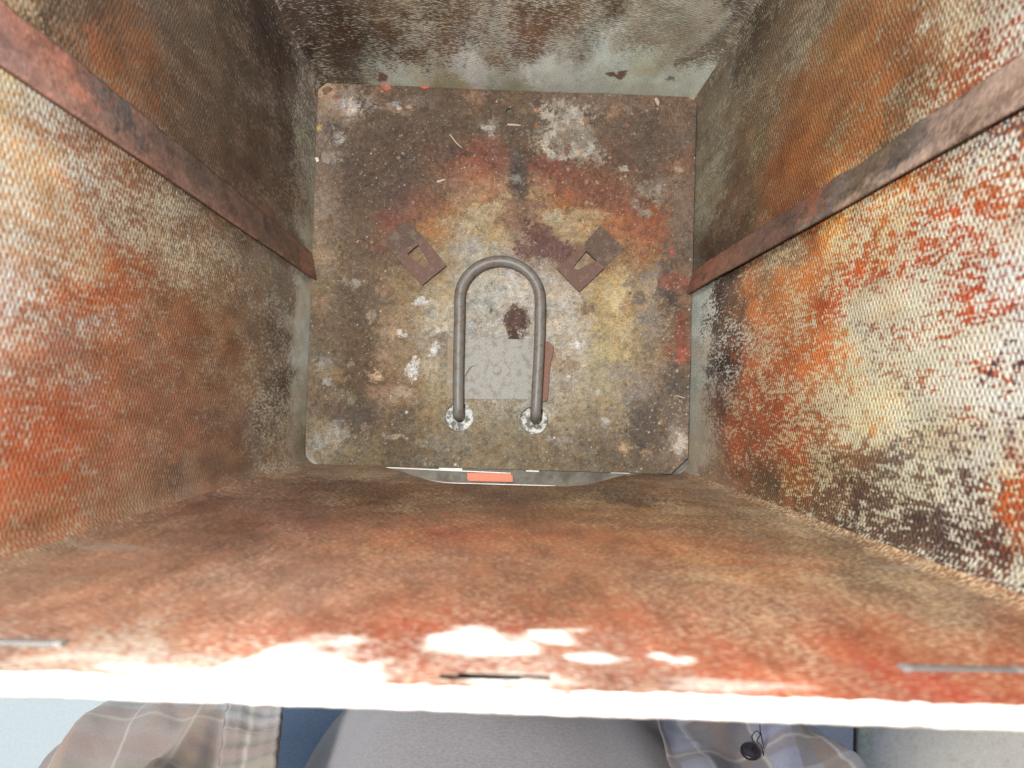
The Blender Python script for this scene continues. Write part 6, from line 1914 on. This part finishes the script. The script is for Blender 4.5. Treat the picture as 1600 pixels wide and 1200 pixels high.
# the stitched button band down the left panel's edge
na_b = 16
band = PL_[:na_b].copy()
stitch = np.zeros((na_b, band.shape[1]))
tt = np.linspace(0, 1, na_b)
for c in (0.12, 0.36, 0.58, 0.80):
    stitch -= 0.0011 * np.exp(-((tt - c) / 0.035) ** 2)[:, None]
bt = np.linspace(0, 1, band.shape[1])
band = band + nl * (0.0022 + 0.0009 * np.sin(bt * 60)[None, :, None] * np.ones((na_b, 1, 1)) + stitch[..., None])
top = band.reshape(-1, 3)
bot = top - nl * 0.0018
Fb = grid_faces(na_b, band.shape[1])
idx = np.arange(len(top)).reshape(na_b, -1)
extra = [np.stack([e[:-1], e[1:], e[1:] + len(top), e[:-1] + len(top)], -1) for e in (idx[0], idx[-1], idx[:, 0], idx[:, -1])]
me = mesh_np('button_band', np.vstack([top, bot]), np.vstack([Fb, Fb[:, ::-1] + len(top)] + extra))
uvb = np.stack(np.meshgrid(tt * 0.03, bt * 0.15, indexing='ij'), -1).reshape(-1, 2)
set_uv(me, np.vstack([uvb, uvb]))
child('button_band', me, M_PLAID_L, pan_l)

# loose dark button on its thread, on the right panel
bp_ = None
best = 1e9
for p in PR_[:60].reshape(-1, 3):
    q = R3.T @ (p - np.array([0, 0, D]))
    uu, vv = 800 + FPX * q[0] / -q[2], 600 - FPX * q[1] / -q[2]
    e = (uu - 1170) ** 2 + (vv - 1176) ** 2
    if e < best:
        best, bp_ = e, p
bt_bm = bmesh.new()
RB = 0.0056
prof_b = [(0.0, 0.0008), (0.0030, 0.0008), (0.0036, 0.0013), (0.0050, 0.0014), (RB, 0.0006), (RB, -0.0006), (0.0048, -0.0012), (0.0, -0.0012)]
ringsb = []
for r_, z_ in prof_b[1:-1]:
    ringsb.append([bt_bm.verts.new((r_ * math.cos(2 * math.pi * k / 28), r_ * math.sin(2 * math.pi * k / 28), z_)) for k in range(28)])
for i in range(len(ringsb) - 1):
    for k in range(28):
        bt_bm.faces.new((ringsb[i][k], ringsb[i][(k + 1) % 28], ringsb[i + 1][(k + 1) % 28], ringsb[i + 1][k]))
bt_bm.faces.new(ringsb[0])
bt_bm.faces.new(ringsb[-1])
view = Vector((np.array([0, 0, D]) - bp_)).normalized()
tilt = (view + Vector((0.15, 0.95, -0.1))).normalized()
bt_bm.transform(Matrix.Translation(Vector(bp_) + view * 0.006) @ tilt.to_track_quat('Z', 'Y').to_matrix().to_4x4())
M_BUTTON = plain_mat('dark_plum_button', (0.018, 0.014, 0.022), 0.35, 0, 0.1, 300, 0.05)
button = child('button', bt_bm, M_BUTTON, shirt_root)
bc = np.array(bp_) + np.array(view) * 0.006
th_pts = [bc + np.array(o_) for o_ in ((0, 0.0015, 0.002), (0.0003, 0.006, 0.004), (-0.001, 0.0105, 0.005), (0.0016, 0.0135, 0.005), (0.0036, 0.0115, 0.005), (0.0022, 0.0075, 0.004),
                                       (0.0055, 0.004, 0.002), (0.0075, -0.002, 0.0), (0.009, -0.007, -0.001))]
child('thread', tube(spline(th_pts, 6), 0.00032, 6), M_BUTTON, button)
th2 = [bc + np.array(o_) for o_ in ((0.0045, 0.020, 0.002), (0.0042, 0.014, 0.003), (0.0060, 0.007, 0.002), (0.0072, 0.002, 0.001))]
child('thread', tube(spline(th2, 6), 0.00030, 6), M_BUTTON, button)
for s_ in (-1, 1):
    V_, F_ = loft([(0, 0, 0, 0.07, 0.07), (0, 0, 0.5, 0.062, 0.062), (0, 0, 1, 0.052, 0.052)], seg=32)
    a, b = np.array((0.185 * s_, -0.37, 0.50)), np.array((0.30 * s_, -0.25, 0.53))
    t = V_[:, 2:3]
    ax = (b - a) / np.linalg.norm(b - a)
    e1 = np.cross(ax, [0, 0, 1.0]); e1 /= np.linalg.norm(e1)
    e2 = np.cross(ax, e1)
    W = a + (b - a) * t + e1 * V_[:, 0:1] + e2 * V_[:, 1:2]
    me = mesh_np('sleeve', W, F_)
    set_uv(me, np.stack([V_[:, 0] * 2, V_[:, 2] * 0.2], -1))
    child('sleeve', me, M_PLAID_L if s_ < 0 else M_PLAID_R, shirt_root)
